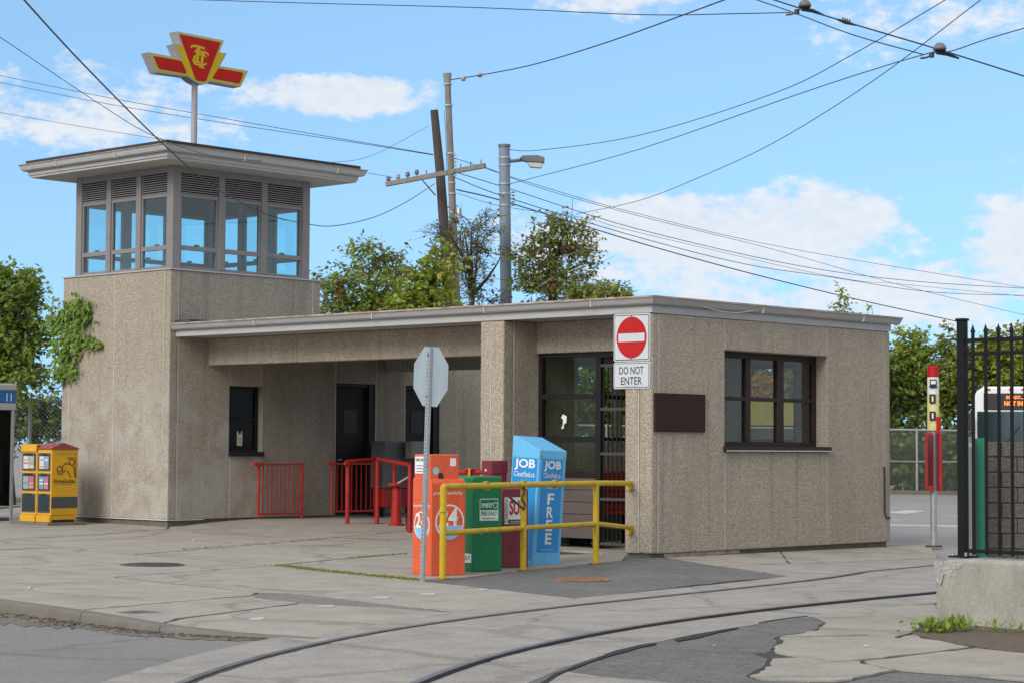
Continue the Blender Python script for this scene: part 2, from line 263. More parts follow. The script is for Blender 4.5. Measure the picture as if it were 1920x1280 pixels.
ASPH = mat('dark_asphalt', (.14, .13, .121), .92, var=.2, grain=(45, .5), crack=.5, vscale=8, dirt=(.215, .195, .175), dscale=1.1, damt=.75, bump=.4, bscale=90); ROAD = mat('worn_asphalt', (.215, .198, .183), .92, var=.14, grain=(60, .3), crack=.3, vscale=18, dirt=(.13, .125, .12), dscale=.6, damt=.6, bump=.3, bscale=90)
LOT = mat('lot_surface', (.29, .265, .24), .92, var=.12, vscale=2, dirt=(.18, .175, .17), dscale=.35, damt=.6, bump=.2); SOIL = mat('soil', (.13, .095, .065), .95, var=.4, vscale=25, bump=.8, bscale=40)
JOINT = mat('joint_dirt', (.05, .045, .035), .95, var=.4, vscale=15)
CURB = mat('kerb_concrete', (.165, .145, .12), .9, var=.15, vscale=5, dirt=(.12, .105, .09), dscale=2, damt=.7, bump=.3); STEEL = mat('rail_steel', (.10, .082, .07), .6, .3, var=.35, vscale=9, dirt=(.16, .13, .10), dscale=3, damt=.6); SHINE = mat('rail_head', (.21, .19, .175), .38, .6, var=.35, vscale=5)
IRON = mat('cast_iron', (.10, .085, .075), .7, .2, var=.3, vscale=20); RUSTY = mat('rusty_grate', (.36, .15, .035), .8, var=.45, vscale=14); MARK = mat('road_paint', (.48, .46, .43), .8, var=.2, vscale=15)
FGWALL = mat('wall_concrete', (.31, .288, .245), .85, var=.14, vscale=3, grain=(45, .15), dirt=(.16, .15, .125), dscale=1.8, damt=.7, bump=.2, streak=(1.5, 1.5, .8)); FENCE = mat('fence_black', (.007, .007, .008), .6, spec=.2); GALV = mat('chain_link_wire', (.33, .34, .34), .5, .4)
BLOCK = mat('split_face_block', (.105, .09, .072), .95, var=.4, vscale=30, bump=1.0, bscale=30); TEAL = mat('green_steel', (.008, .15, .085), .5)
BARK = mat('bark', (.07, .055, .045), .95, var=.3, vscale=12, bump=.5); L1 = leafmat('leaf_mid', (.215, .28, .055)); L2 = leafmat('leaf_yellowish', (.34, .36, .05)); L3 = leafmat('leaf_dark', (.10, .15, .035)); L4 = leafmat('leaf_olive', (.26, .25, .09)); LO = leafmat('leaf_orange', (.50, .25, .02)); LR = leafmat('leaf_red', (.28, .07, .03)); LV = leafmat('vine_leaf', (.18, .29, .04)); LG = leafmat('leaf_light', (.28, .36, .06))
BUSW = mat('bus_white', (.72, .72, .71), .3, var=.04); BUSG = mat('bus_glass', (.012, .025, .03), .08, spec=.8); BUSR = mat('bus_red', (.5, .03, .02), .35); LED = emis('led_orange', (1, .17, .03), 1.3); TYRE = mat('tyre', (.015, .015, .015), .9)
TRUCKY = mat('truck_yellow', (.36, .255, .012), .45, var=.08)

# ================================================================== GROUND
def sheet(name, x0, x1, y0, y1, nx, ny, dz, m):
    xs = np.linspace(x0, x1, nx); ys = np.linspace(y0, y1, ny); b = MB()
    b.v = [(x, y, g(x, y) + dz) for y in ys for x in xs]; b.f = [(j * nx + i, j * nx + i + 1, (j + 1) * nx + i + 1, (j + 1) * nx + i) for j in range(ny - 1) for i in range(nx - 1)]; b.mi = [0] * len(b.f)
    return b.build(name, m)
def ground():
    # one sheet: fine near the station, coarse out to the horizon
    xs = sorted(set([-1500, -400, -120, -60] + [v * 1.0 for v in range(-40, 41)] + [60, 120, 400, 1500])); n = len(xs)
    b = MB(); poly = [ong(k[0], k[1]).xy for k in RK] + [ong(t_[0], t_[1]).xy for t_ in RT[::-1]]
    def near(x, y):                                   # inside the road bed (or within a metre of it) the sheet runs lower
        p = Vector((x, y)); ins = False; d = 9
        for i in range(len(poly)):
            a_, b_ = poly[i - 1], poly[i]; e = b_ - a_; u = max(0, min(1, (p - a_).dot(e) / max(1e-9, e.dot(e)))); d = min(d, (p - a_ - e * u).length)
            if (a_.y > y) != (b_.y > y) and x < (b_.x - a_.x) * (y - a_.y) / (b_.y - a_.y) + a_.x: ins = not ins
        return ins or d < 1.1
    b.v = [(x, y, g(x, y) - (.22 if abs(x) < 45 and abs(y) < 45 and near(x, y) else .03)) for y in xs for x in xs]
    b.f = [(j * n + i, j * n + i + 1, (j + 1) * n + i + 1, (j + 1) * n + i) for j in range(n - 1) for i in range(n - 1)]; b.mi = [0] * len(b.f)
    tag(b.build('ground', LOT), kind='structure')
def inset(poly, d):
    n = len(poly); out = []
    A = sum(poly[i][0] * poly[(i + 1) % n][1] - poly[(i + 1) % n][0] * poly[i][1] for i in range(n)); s = 1 if A > 0 else -1
    for i in range(n):
        p0, p, p1 = Vector(poly[i - 1]), Vector(poly[i]), Vector(poly[(i + 1) % n])
        e0 = (p - p0).normalized(); e1 = (p1 - p).normalized(); n0 = Vector((-e0.y, e0.x)) * s; n1 = Vector((-e1.y, e1.x)) * s
        m = (n0 + n1); k = max(.35, m.dot(n0)); out.append(p + m * (d / k))
    return out
def piece(name, pts2, m, parent=None, dz=0.0, gap=.008, jit=.006, step=.3, thick=.035, dzs=None):
    """paving piece from a world-space outline: slightly ragged edge, real thickness"""
    p = inset([Vector(q) for q in pts2], gap); n = len(p); pts = []
    for i in range(n):
        a, b = p[i], p[(i + 1) % n]; k = max(1, int((b - a).length / step)); za = dzs[i] if dzs else dz; zb = dzs[(i + 1) % n] if dzs else dz
        for j in range(k):
            t = j / k; q = a.lerp(b, t) + Vector((random.uniform(-jit, jit), random.uniform(-jit, jit))); pts.append((q.x, q.y, g(q.x, q.y) + za + (zb - za) * t))
    bm = bmesh.new(); vs_ = [bm.verts.new((q[0], q[1], 0)) for q in pts]
    tri = tessellate_polygon([[Vector((q[0], q[1], 0)) for q in pts]])
    for t_ in tri:
        try: bm.faces.new([vs_[i] for i in t_])
        except ValueError: pass
    if not dzs:
        x0, x1 = min(q[0] for q in pts), max(q[0] for q in pts); y0, y1 = min(q[1] for q in pts), max(q[1] for q in pts)
        if x1 > -.7 and y1 > 2.4:
            for ax, lo, hi, st in ((0, -.6, 1.9, .4), (1, 2.5, 8.6, .75)):
                c = lo
                while c < hi:
                    if (x0, y0)[ax] < c < (x1, y1)[ax]: bmesh.ops.bisect_plane(bm, geom=bm.verts[:] + bm.edges[:] + bm.faces[:], plane_co=(c, c, 0), plane_no=((1, 0, 0), (0, 1, 0))[ax])
                    c += st
    ex = bmesh.ops.extrude_face_region(bm, geom=bm.faces[:]); low = set(v for v in ex['geom'] if isinstance(v, bmesh.types.BMVert)); dmap = {(round(q[0], 4), round(q[1], 4)): q[2] for q in pts}
    for v in bm.verts:
        z = dmap.get((round(v.co.x, 4), round(v.co.y, 4))) if dzs else g(v.co.x, v.co.y) + dz
        v.co.z = (z if z is not None else g(v.co.x, v.co.y)) - (thick if v in low else 0)
    bmesh.ops.recalc_face_normals(bm, faces=bm.faces)
    o0 = ORG[parent.name] if parent is not None and parent.name in ORG else Vector((0, 0, 0)); me = bpy.data.meshes.new(name); bm.to_mesh(me); bm.free(); me.materials.append(m)
    o = bpy.data.objects.new(name, me); COL.objects.link(o)
    if parent is not None: o.parent = parent; ORG[o.name] = o0
    return o
def pxpoly(L, dz=0): return [ong(x, y, dz).xy for x, y in L]
STRIP = mat('worn_asphalt_strip', (.19, .172, .155), .92, var=.2, vscale=8, grain=(45, .5), dirt=(.13, .12, .11), dscale=1.5, damt=.7)
# sidewalk: slabs between the joints that show in the photograph
SW = bpy.data.objects.new('pavement', None); COL.objects.link(SW); tag(SW, kind='structure'); ORG['pavement'] = Vector()
# far edge of the sidewalk region (under the building / beyond the frame)
slabs = [
 [(-700, 985), (60, 962), (300, 962), (316, 990.5), (180, 1001.5), (0, 1012), (-700, 1040)],
 [(-700, 1040), (0, 1012), (180, 1001.5), (316, 990.5), (300, 962), (480, 955), (760, 950), (765, 995), (625, 1007.5), (255, 1039), (90, 1026), (0, 1030), (-700, 1062)],
 [(-700, 1062), (0, 1030), (90, 1026), (255, 1039), (360, 1047), (520, 1059), (230, 1079.5), (215, 1081), (45, 1064), (-700, 1120)],
 [(255, 1039), (625, 1007.5), (765, 995), (1000, 1000), (1000, 1040), (765, 1037), (655, 1046), (520, 1059), (360, 1047)],
 [(520, 1059), (655, 1046), (765, 1037), (900, 1042), (1000, 1040), (1180, 1036), (1170, 1050), (960, 1071), (870, 1083), (780, 1086), (600, 1069)],
 [(215, 1081), (230, 1079.5), (520, 1059), (600, 1069), (780, 1086), (825, 1092), (950, 1106), (1090, 1121.5), (940, 1137), (850, 1146), (760, 1137), (540, 1111), (485, 1110)],
 [(-700, 1120), (45, 1064), (215, 1081), (485, 1110), (470, 1116), (430, 1119), (152, 1142), (130, 1146), (-40, 1122), (-700, 1040)] if False else [(-40, 1121), (-40, 1062), (45, 1064), (215, 1081), (485, 1110), (470, 1116), (430, 1119), (152, 1143)],
 [(152, 1143), (430, 1119), (470, 1117), (565, 1130), (330, 1160), (300, 1170)],
 [(300, 1170), (330, 1160), (565, 1130), (740, 1139), (830, 1147), (850, 1149), (700, 1172), (620, 1185), (585, 1197), (420, 1184)],
]
piece('joint_bed', pxpoly([(-700, 980), (60, 958), (760, 946), (1005, 1000), (1180, 1036), (960, 1072), (830, 1093), (1092, 1122), (850, 1149), (585, 1196), (300, 1168), (152, 1141), (-60, 1117), (-700, 1060)]), JOINT, SW, dz=-.004, gap=0, jit=0, step=1.0, thick=.05)
for i, L in enumerate(slabs):
    piece('slab', pxpoly(L), PAVE, SW, dz=random.uniform(-.001, .003), gap=.028, jit=.016, step=.14)
piece('asphalt_strip', pxpoly([(470, 1116.5), (485, 1110), (540, 1111), (760, 1137), (850, 1146.5), (830, 1147), (740, 1139), (565, 1130)]), STRIP, SW, dz=-.001, gap=.003, jit=.03, step=.1)
piece('slab', [(-11.2, -1.5), (-10.7, -1.36), (-9.6, 4), (-30, 14), (-30, 3)], PAVE, SW)
# kerb along the road: rounded, dropping to nothing at the crossing
def kerb():
    L = [(-420, 1065, .10), (-200, 1097, .10), (-40, 1121, .095), (60, 1134, .09), (152, 1147, .085), (230, 1160, .07), (300, 1172, .055), (420, 1186, .03), (585, 1198, .006)]
    for a in range(len(L) - 1):
        pass
    root = bpy.data.objects.new('kerb', None); COL.objects.link(root); tag(root, kind='structure'); ORG['kerb'] = Vector()
    for seg in (L[:5], L[4:7], L[6:]):
        pts = []
        for i in range(len(seg) - 1):
            for k in range(6):
                t = k / 6; pts.append((seg[i][0] + (seg[i + 1][0] - seg[i][0]) * t, seg[i][1] + (seg[i + 1][1] - seg[i][1]) * t, seg[i][2] + (seg[i + 1][2] - seg[i][2]) * t))
        pts.append(seg[-1]); W = [ong(p[0], p[1]) for p in pts]; v = []; f = []
        for i, w in enumerate(W):
            t = (W[min(i + 1, len(W) - 1)] - W[max(i - 1, 0)]); t.z = 0; t.normalize(); nrm = Vector((t.y, -t.x, 0))       # towards the road
            if i == 0: w = w + t * .006
            if i == len(W) - 1: w = w - t * .006
            h = pts[i][2]; j = random.uniform(-.004, .004)
            prof = [(-.13, .001), (-.03, .002), (-.008, -.004), (.004, -.02 * min(1, h / .05)), (.012 + j, -h), (.012, -h - .1), (-.13, -h - .1)]
            v += [w + nrm * a + Vector((0, 0, b)) for a, b in prof]
        n = 7
        for i in range(len(W) - 1):
            for k in range(n): f.append((i * n + k, i * n + (k + 1) % n, (i + 1) * n + (k + 1) % n, (i + 1) * n + k))
        f += [tuple(range(n)), tuple((len(W) - 1) * n + k for k in range(n))[::-1]]
        MB().add(v, f).build('kerbstone', CURB, root, smooth=True)
kerb()
# road
RK = [(-900, 1058, -.10), (-420, 1065, -.10), (-200, 1097, -.10), (-40, 1121, -.095), (60, 1134, -.09), (152, 1147, -.085), (230, 1160, -.07), (300, 1172, -.055), (420, 1186, -.03), (500, 1193, -.016), (588, 1198, -.007)]
RT = [(-900, 1560), (-600, 1520), (-300, 1460), (-60, 1388), (60, 1334), (190, 1281), (250, 1261), (320, 1246), (420, 1225), (500, 1211), (606, 1190)]
def road_pt(i, u, lift=0):
    k = RK[i]; t_ = RT[i]; a_ = ong(k[0], k[1]); b_ = ong(t_[0], t_[1]); p = a_.lerp(b_, u); d = k[2] + (-.006 - k[2]) * S(u, 0, 1); return Vector((p.x, p.y, g(p.x, p.y) + d + lift))
def ruled(name, m, U0, U1, nu, lift=0, sub=6, noise=0):
    n = (len(RK) - 1) * sub + 1; b_ = MB(); rnd = random.Random(11); wk = 0
    for c in range(n):
        i = min(c // sub, len(RK) - 2); f = c / sub - i; wk = wk * .8 + rnd.uniform(-noise, noise) * .45; w = 1 + wk
        for r in range(nu + 1):
            u0, u1 = U0(c / (n - 1)), U1(c / (n - 1)) * w; u = u0 + (u1 - u0) * (r / nu); b_.v.append(tuple(road_pt(i, u, lift).lerp(road_pt(i + 1, u, lift), f)))
    for c in range(n - 1):
        for r in range(nu): b_.f.append((c * (nu + 1) + r, c * (nu + 1) + r + 1, (c + 1) * (nu + 1) + r + 1, (c + 1) * (nu + 1) + r)); b_.mi.append(0)
    return b_.build(name, m)
ground()
tag(ruled('road', ROAD, lambda t: 0, lambda t: 1, 12), kind='structure')
# dirt and grit gathered against the kerb
def grit():
    b = MB(); rnd = random.Random(3)
    for _ in range(520):
        t = rnd.random(); px = -20 + 600 * t; py = 1122 + 64 * t + 16 * (1 - t) ** .5 + abs(rnd.gauss(0, 1)) * 9 + 3
        i_ = rnd.randrange(3, 9); p = road_pt(i_, abs(rnd.gauss(0, .06)) + .004, .004).lerp(road_pt(i_ + 1, abs(rnd.gauss(0, .06)) + .004, .004), rnd.random()); s = rnd.uniform(.003, .013); a = rnd.uniform(0, 6.3)
        b.obox((p.x, p.y, p.z + s * .2), Vector((math.cos(a), math.sin(a), .2)), Vector((-math.sin(a), math.cos(a), .1)), Vector((0, 0, 1)), s * rnd.uniform(.6, 1.6), s, s * .5)
    tag(b.build('gutter_grit', SOIL), 'brown grit and leaf litter gathered in the gutter along the kerb', 'grit', kind='stuff')
grit()
tag(ruled('gutter_dirt', mat('gutter_dirt_brown', (.15, .128, .104), .95, var=.3, vscale=9, grain=(40, .5), dirt=(.19, .17, .15), dscale=2.5, damt=.8), lambda t: 0, lambda t: .09 + .12 * t, 2, .004, 14, .45), 'band of brown dirt lying along the foot of the kerb', 'dirt', kind='stuff')
# tram track: two grooved rails in a bed of cast slabs
P1 = [0.002910579893, 0.041472261757, 0.346230672575, -3.165001905855]; P2 = [0.001942961075, 0.013028020047, 0.087887893195, -5.434013962259]
def crv(P, x, off):
    def ev(x): return ((P[0] * x + P[1]) * x + P[2]) * x + P[3]
    if x > 0: y = ev(0) + P[2] * .35 * x; d = P[2] * .35
    else: y = ev(x); d = (3 * P[0] * x + 2 * P[1]) * x + P[2]
    n = math.sqrt(1 + d * d); return Vector((x - off * d / n, y + off / n))
TB = bpy.data.objects.new('track_bed', None); COL.objects.link(TB); tag(TB, kind='structure'); ORG['track_bed'] = Vector()
XB = [-15.5 + k * .9 for k in range(26)]
piece('joint_bed', [crv(P2, x, -.585) for x in XB] + [crv(P1, x, .47) for x in XB[::-1]], JOINT, TB, dz=-.007, gap=0, jit=0, step=9)
cuts = [-15.5, -12.6, -10.6, -8.7, -6.7, -4.6, -2.2, .6, 3.6, 7]
for i in range(len(cuts) - 1):
    xs = [cuts[i] + (cuts[i + 1] - cuts[i]) * k / 5 for k in range(6)]
    for lo, hi in ((lambda x: crv(P1, x, .022), lambda x: crv(P1, x, .46)), (lambda x: crv(P2, x, .056), lambda x: crv(P1, x, -.056)), (lambda x: crv(P2, x, -.60), lambda x: crv(P2, x, -.022))):
        piece('track_slab', [lo(x) for x in xs] + [hi(x) for x in xs[::-1]], TRACK, TB, dz=random.uniform(-.002, .002), gap=.012, jit=.008, step=.2)
def rail(P, side, label, h=0, sm=None):
    xs = np.linspace(-15.5, 7, 70); v = []; f = []; mi = []
    # head, groove and guard lip; the groove lies on the side of the other rail
    prof = [(-.030, -.05), (-.030, .004), (-.026, .0065), (.022, .0065), (.026, .003), (.028, -.014), (.052, -.014), (.054, .002), (.066, .002), (.068, -.05)]
    for x in xs:
        for a, z in prof:
            p = crv(P, float(x), a * side); v.append((p.x, p.y, g(p.x, p.y) + z + (h if z > .002 else 0)))
    n = len(prof); b = MB()
    b.v = v
    for i in range(len(xs) - 1):
        for k in range(n - 1): b.f.append((i * n + k, i * n + k + 1, (i + 1) * n + k + 1, (i + 1) * n + k)); b.mi.append(1 if k in (2,) else 0)
    o = b.build('tram_rail', [sm or STEEL, SHINE]); tag(o, label, 'rail', 'grooved tram rails curving across the pavement')
rail(P1, -1, 'far rail of the curved tram track, nearer the newspaper boxes'); rail(P2, 1, 'near rail of the curved tram track, running to the low concrete wall', .016, mat('dark_rail_steel', (.035, .031, .03), .6, .2, var=.3, vscale=8))
# asphalt apron by the catch basin, lane beyond
AP = bpy.data.objects.new('asphalt_apron', None); COL.objects.link(AP); tag(AP, kind='structure'); ORG['asphalt_apron'] = Vector()
piece('asphalt_patch', pxpoly([(780, 1086.5), (870, 1083.5), (960, 1071.5), (1170, 1050.5), (1180, 1036), (1225, 1040), (1280, 1050), (1345, 1060), (1485, 1080), (1385, 1086), (1200, 1108), (1090, 1121), (950, 1105.5), (825, 1091.5)]), ASPH, AP, dz=-.001, gap=.002, jit=.03, step=.12)
LN = bpy.data.objects.new('lane', None); COL.objects.link(LN); tag(LN, kind='structure'); ORG['lane'] = Vector()
piece('joint_bed', pxpoly([(1230, 1041), (1667, 1019), (1738, 1017), (1757, 1045), (1640, 1071), (1485, 1079), (1345, 1059), (1280, 1049)]), JOINT, LN, dz=-.006, gap=0, jit=0)
piece('slab', pxpoly([(1225, 1040), (1300, 1036), (1460, 1029), (1480, 1056), (1345, 1060), (1280, 1050)]), PAVE, LN, gap=.012, jit=.012, step=.15)
piece('slab', pxpoly([(1460, 1029), (1667, 1018), (1740, 1016), (1760, 1046), (1480, 1056)]), PAVE, LN, gap=.012, jit=.012, step=.15)
piece('slab', pxpoly([(1345, 1060), (1480, 1056), (1760, 1046), (1800, 1064), (1640, 1072), (1485, 1080)]), TRACK, LN, gap=.03, jit=.02, step=.15)
# broken paving in the right foreground
FG = bpy.data.objects.new('broken_paving', None); COL.objects.link(FG); tag(FG, kind='structure'); ORG['broken_paving'] = Vector()
def Z(L): return [(960 + x / 2, 1000 + y / 2) for x, y in L]
piece('joint_bed', pxpoly(Z([(70, 640), (180, 515), (540, 413), (850, 353), (1110, 311), (1250, 287), (1580, 265), (1640, 302), (1930, 446), (2090, 470), (2090, 690), (1200, 640)])), JOINT, FG, dz=-.009, gap=0, jit=0)
asph = Z([(0, 640), (60, 556), (140, 508), (320, 448), (520, 402), (600, 387), (840, 343), (945, 323), (1110, 303), (1165, 330), (1130, 362), (985, 386), (998, 405), (960, 444), (890, 441), (958, 468), (950, 495), (884, 531), (925, 546), (1110, 552), (1200, 640)])
piece('asphalt_patch', pxpoly(asph), ASPH, FG, dz=-.0045, gap=.004, jit=.014, step=.12)
piece('slab', pxpoly(Z([(1130, 362), (1165, 332), (1110, 309), (1250, 285), (1580, 262), (1640, 300), (1500, 372), (1440, 388), (1340, 380), (985, 386)])), PAVE, FG, dz=.001, gap=.03, jit=.022, step=.13)
piece('slab', pxpoly(Z([(985, 387), (1340, 381), (1440, 389), (1500, 374), (1560, 392), (1735, 424), (1310, 475), (1190, 478), (960, 444), (998, 405)])), PAVE, FG, dz=.001, gap=.03, jit=.022, step=.13)
piece('slab', pxpoly(Z([(958, 468), (1090, 462), (1190, 479), (1310, 476), (1330, 488), (1445, 512), (1240, 552), (1110, 551), (925, 546), (884, 531), (950, 495)])), PAVE, FG, dz=.003, gap=.02, jit=.022, step=.12)
piece('slab', pxpoly(Z([(1310, 476), (1735, 425), (1930, 446), (2100, 470), (2100, 570), (1700, 530), (1445, 511), (1330, 488)])), PAVE, FG, gap=.028, jit=.018, step=.15)
piece('asphalt_patch', pxpoly(Z([(1240, 553), (1445, 513), (1700, 532), (2100, 572), (2100, 700), (1200, 660), (1110, 553)])), ASPH, FG, dz=-.008, gap=.004, jit=.012, step=.15)
piece('slab', pxpoly(Z([(110, 556), (205, 514), (330, 532), (520, 548), (640, 562), (700, 640), (60, 640)])), TRACK, FG, dz=-.002, gap=.008, jit=.014, step=.15)
piece('soil_patch', pxpoly(Z([(1500, 372), (1560, 350), (1600, 335), (1960, 365), (2100, 380), (2100, 470), (1930, 446), (1735, 424), (1560, 392)])), SOIL, FG, dz=.004, gap=.0, jit=.03, step=.12)
CRK = mat('crack_shadowed_soil', (.018, .016, .014), .95, var=.3)
def zz(L): return pxpoly([(900 + x / 2.1333, 1020 + y / 2.1333) for x, y in L])
for L in ([(470, 452), (540, 425), (640, 402), (708, 393), (705, 400), (640, 412), (560, 436), (500, 452)], [(775, 380), (850, 362), (930, 348), (1030, 331), (1032, 336), (950, 353), (870, 374), (790, 388)], [(1110, 312), (1200, 298), (1310, 285), (1312, 288), (1205, 303), (1115, 317)], [(240, 556), (300, 516), (420, 472), (500, 448), (500, 452), (425, 478), (310, 522), (262, 556)]):
    piece('open_crack', zz(L), CRK, FG, dz=.0035, gap=0, jit=.006, step=.12, thick=.004)
# painted marks: short dashes over the crossing and lines in the rear lot
def mark(L, label, dz=.006):
    o = piece('painted_dash', pxpoly(L), MARK, None, dz=dz, gap=0, jit=.008, step=.1, thick=.003); tag(o, label, 'road marking', 'short white dashes across the driveway')
mark([(697, 1121), (704, 1118.5), (734, 1119), (727, 1121.8)], 'short white dash painted left of the sign post foot'); mark([(784, 1114.5), (790, 1112), (818, 1112.5), (812, 1115)], 'short white dash just below the foot of the sign post')
mark([(594, 1137.5), (601, 1135), (630, 1134.5), (623, 1137.5)], 'short white dash below the dark asphalt strip'); mark([(462, 1161.5), (470, 1158.5), (500, 1157.5), (491, 1161.5)], 'leftmost short white dash, nearest the kerb')
mark([(897, 1105.5), (902, 1104), (918, 1104.5), (912, 1106)], 'rightmost tiny white dash on the pavement below the newspaper boxes')
def lot_line(L, label):
    o = piece('lot_line', pxpoly(L), MARK, None, dz=-.024, gap=0, jit=.02, step=1, thick=.003); tag(o, label, 'road marking')
lot_line([(1560, 979.5), (1560, 977.5), (1800, 982), (1800, 984.5)], 'long white line painted across the rear lot, nearer'); lot_line([(1660, 958), (1700, 953), (1735, 955), (1700, 960)], 'short white arrow stub painted on the rear lot, farther')
# moss in the joint
def moss():
    b = MB(); rnd = random.Random(5)
    for L, n, w in (([(520, 1059), (600, 1069), (700, 1079), (785, 1087)], 1500, .05), ([(340, 1030), (420, 1024), (625, 1008), (740, 1013)], 420, .02), ([(655, 1046.5), (765, 1037.5)], 260, .02)):
        for _ in range(n):
            k = rnd.randrange(len(L) - 1); t = rnd.random(); p = ong(L[k][0] + (L[k + 1][0] - L[k][0]) * t, L[k][1] + (L[k + 1][1] - L[k][1]) * t)
            p = p + Vector((rnd.gauss(0, w), rnd.gauss(0, w), 0)); a = rnd.uniform(0, 6.3); h = rnd.uniform(.008, .03); s = rnd.uniform(.004, .01)
            b.add([p + Vector((math.cos(a) * s, math.sin(a) * s, 0)), p - Vector((math.cos(a) * s, math.sin(a) * s, 0)), p + Vector((rnd.gauss(0, .01), rnd.gauss(0, .01), h))], [(0, 1, 2)])
    tag(b.build('joint_moss', L1), 'green moss and grass growing in the pavement joints', 'moss', kind='stuff')
moss()
# covers
def disc(b, c, r, z0, z1, n=28, mi=0, r0=0):
    a = [(c.x + r * math.cos(6.28319 * k / n), c.y + r * math.sin(6.28319 * k / n)) for k in range(n)]
    b.add([(x, y, z0) for x, y in a] + [(x, y, z1) for x, y in a], [(k, (k + 1) % n, (k + 1) % n + n, k + n) for k in range(n)] + [tuple(n + k for k in range(n))], mi)
def manhole():
    c = ong(285, 1058); t = thing('manhole_cover', c, 'round cast iron manhole cover in the pavement before the tower', 'manhole')
    b = MB(); disc(b, c, .36, c.z - .02, c.z + .004); b.build('frame', IRON, t); b = MB(); disc(b, c, .31, c.z, c.z + .008); b.build('cover', IRON, t)
    b = MB()
    for i in range(-5, 6):
        for j in range(-5, 6):
            if (i * i + j * j) * .0027 < .082: b.box(c.x + i * .052 - .017, c.x + i * .052 + .017, c.y + j * .052 - .017, c.y + j * .052 + .017, c.z + .008, c.z + .013)
    tag(b.build('raised_studs', STEEL, t), kind='stuff')
    c = ong(1091, 1086.5); t = thing('catch_basin_grate', c, 'rusty orange round drain grate in the dark asphalt', 'drain')
    b = MB(); n = 32
    disc(b, c, .30, c.z - .03, c.z + .001); b.build('pit', DARK, t)
    ring = [(c.x + .30 * math.cos(6.28319 * k / n), c.y + .30 * math.sin(6.28319 * k / n), c.z + .004) for k in range(n + 1)]; MB().add(ring[:-1] + [(c.x + .265 * math.cos(6.28319 * k / n), c.y + .265 * math.sin(6.28319 * k / n), c.z + .004) for k in range(n)], [(k, (k + 1) % n, n + (k + 1) % n, n + k) for k in range(n)]).build('rim', RUSTY, t)
    e1 = Matrix.Rotation(rad(14), 3, 'Z') @ Vector((CF.x, CF.y, 0)).normalized(); e2 = Vector((-e1.y, e1.x, 0)); up = Vector((0, 0, 1))
    for i in range(-4, 5):
        h = math.sqrt(max(.001, .29 ** 2 - (i * .066) ** 2)); MB().obox(c + e2 * (i * .066) + up * .002, e1, e2, up, h, .017, .0025).build('bar', RUSTY, t)
    for k in (-.15, .0, .15): h = math.sqrt(.29 ** 2 - k * k); MB().obox(c + e1 * k - up * .002, e2, e1, up, h, .018, .0032).build('cross_bar', RUSTY, t)
    c = ong(255, 1147); t = thing('valve_cover', c, 'small square iron valve cover by the kerb', 'utility cover'); bx('lid', IRON, t, c.x - .07, c.x + .07, c.y - .07, c.y + .07, c.z - .02, c.z + .006, .004); bx('surround', CURB, t, c.x - .16, c.x + .16, c.y - .13, c.y + .13, c.z - .02, c.z + .003)
manhole()
# scraps lying about
def scrap(px, py, s, m, label, cat='litter'):
    p = ong(px, py); b = MB(); rnd = random.Random(px)
    v = [p + Vector((math.cos(a) * s * rnd.uniform(.6, 1.2), math.sin(a) * s * rnd.uniform(.6, 1.2), .004 + rnd.uniform(0, s * .5))) for a in np.linspace(0, 5.4, 6)] + [p + Vector((0, 0, s * .6))]
    b.add(v, [(i, (i + 1) % 6, 6) for i in range(6)] + [tuple(range(6))[::-1]]); tag(b.build('litter_scrap', m), label, cat)
scrap(1128, 1042, .05, SIGNY, 'crumpled bright yellow wrapper behind the right railing post'); scrap(363, 1013, .03, PAPER, 'tiny white paper scrap on the pavement before the porch'); scrap(57, 1103, .03, PAPER, 'tiny white paper scrap near the left edge of the pavement'); scrap(1340, 1210.5, .018, PAPER, 'white pebble-sized scrap on the asphalt patch'); scrap(1625, 1211, .02, PAPER, 'white scrap on the broken slab near the concrete wall')

# ================================================================== STATION BUILDING
B = thing('station_building', (0, 0, 0), 'pebbledash transit station house with glazed lookout tower, porch and waiting block', 'building')
H = 3.03
def panel(x0, x1, y0, y1, z0, z1, m=PEB, bev=.012): return bx('wall_panel', m, B, x0, x1, y0, y1, z0, z1, bev)
def seal(x0, x1, y0, y1, z0, z1): return bx('joint_sealant', SEAL, B, x0, x1, y0, y1, z0, z1)
G = .006
# --- tower shaft
XT0, XT1, YT0, YT1, ZB, ZT = -.12, 3.03, 9.64, 12.51, .165, 4.085
jy = [YT0, 9.80, 11.10, 12.32, YT1]
panel(XT0, .05 - G, YT0, 9.80 - G, ZB, ZT, PEBT, .02)
for i in (1, 2, 3): panel(XT0, XT0 + .2, jy[i] + G, jy[i + 1] - G if i < 3 else YT1, ZB, ZT, PEBT)
for y in jy[1:4]: seal(XT0 + .005, XT0 + .15, y - G, y + G, ZB + .005, ZT - .002)
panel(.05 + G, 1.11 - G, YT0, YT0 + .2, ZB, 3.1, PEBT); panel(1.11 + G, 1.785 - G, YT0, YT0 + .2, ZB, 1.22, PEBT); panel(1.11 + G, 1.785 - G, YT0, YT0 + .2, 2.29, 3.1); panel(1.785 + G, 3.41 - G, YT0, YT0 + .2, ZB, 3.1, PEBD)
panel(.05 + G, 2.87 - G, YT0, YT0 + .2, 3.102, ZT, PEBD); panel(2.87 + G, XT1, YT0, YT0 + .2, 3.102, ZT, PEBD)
panel(XT1 - .2, XT1, YT0 + .202, YT1, 3.1, ZT); panel(XT0 + .202, XT1 - .202, YT1 - .2, YT1, ZB, ZT)
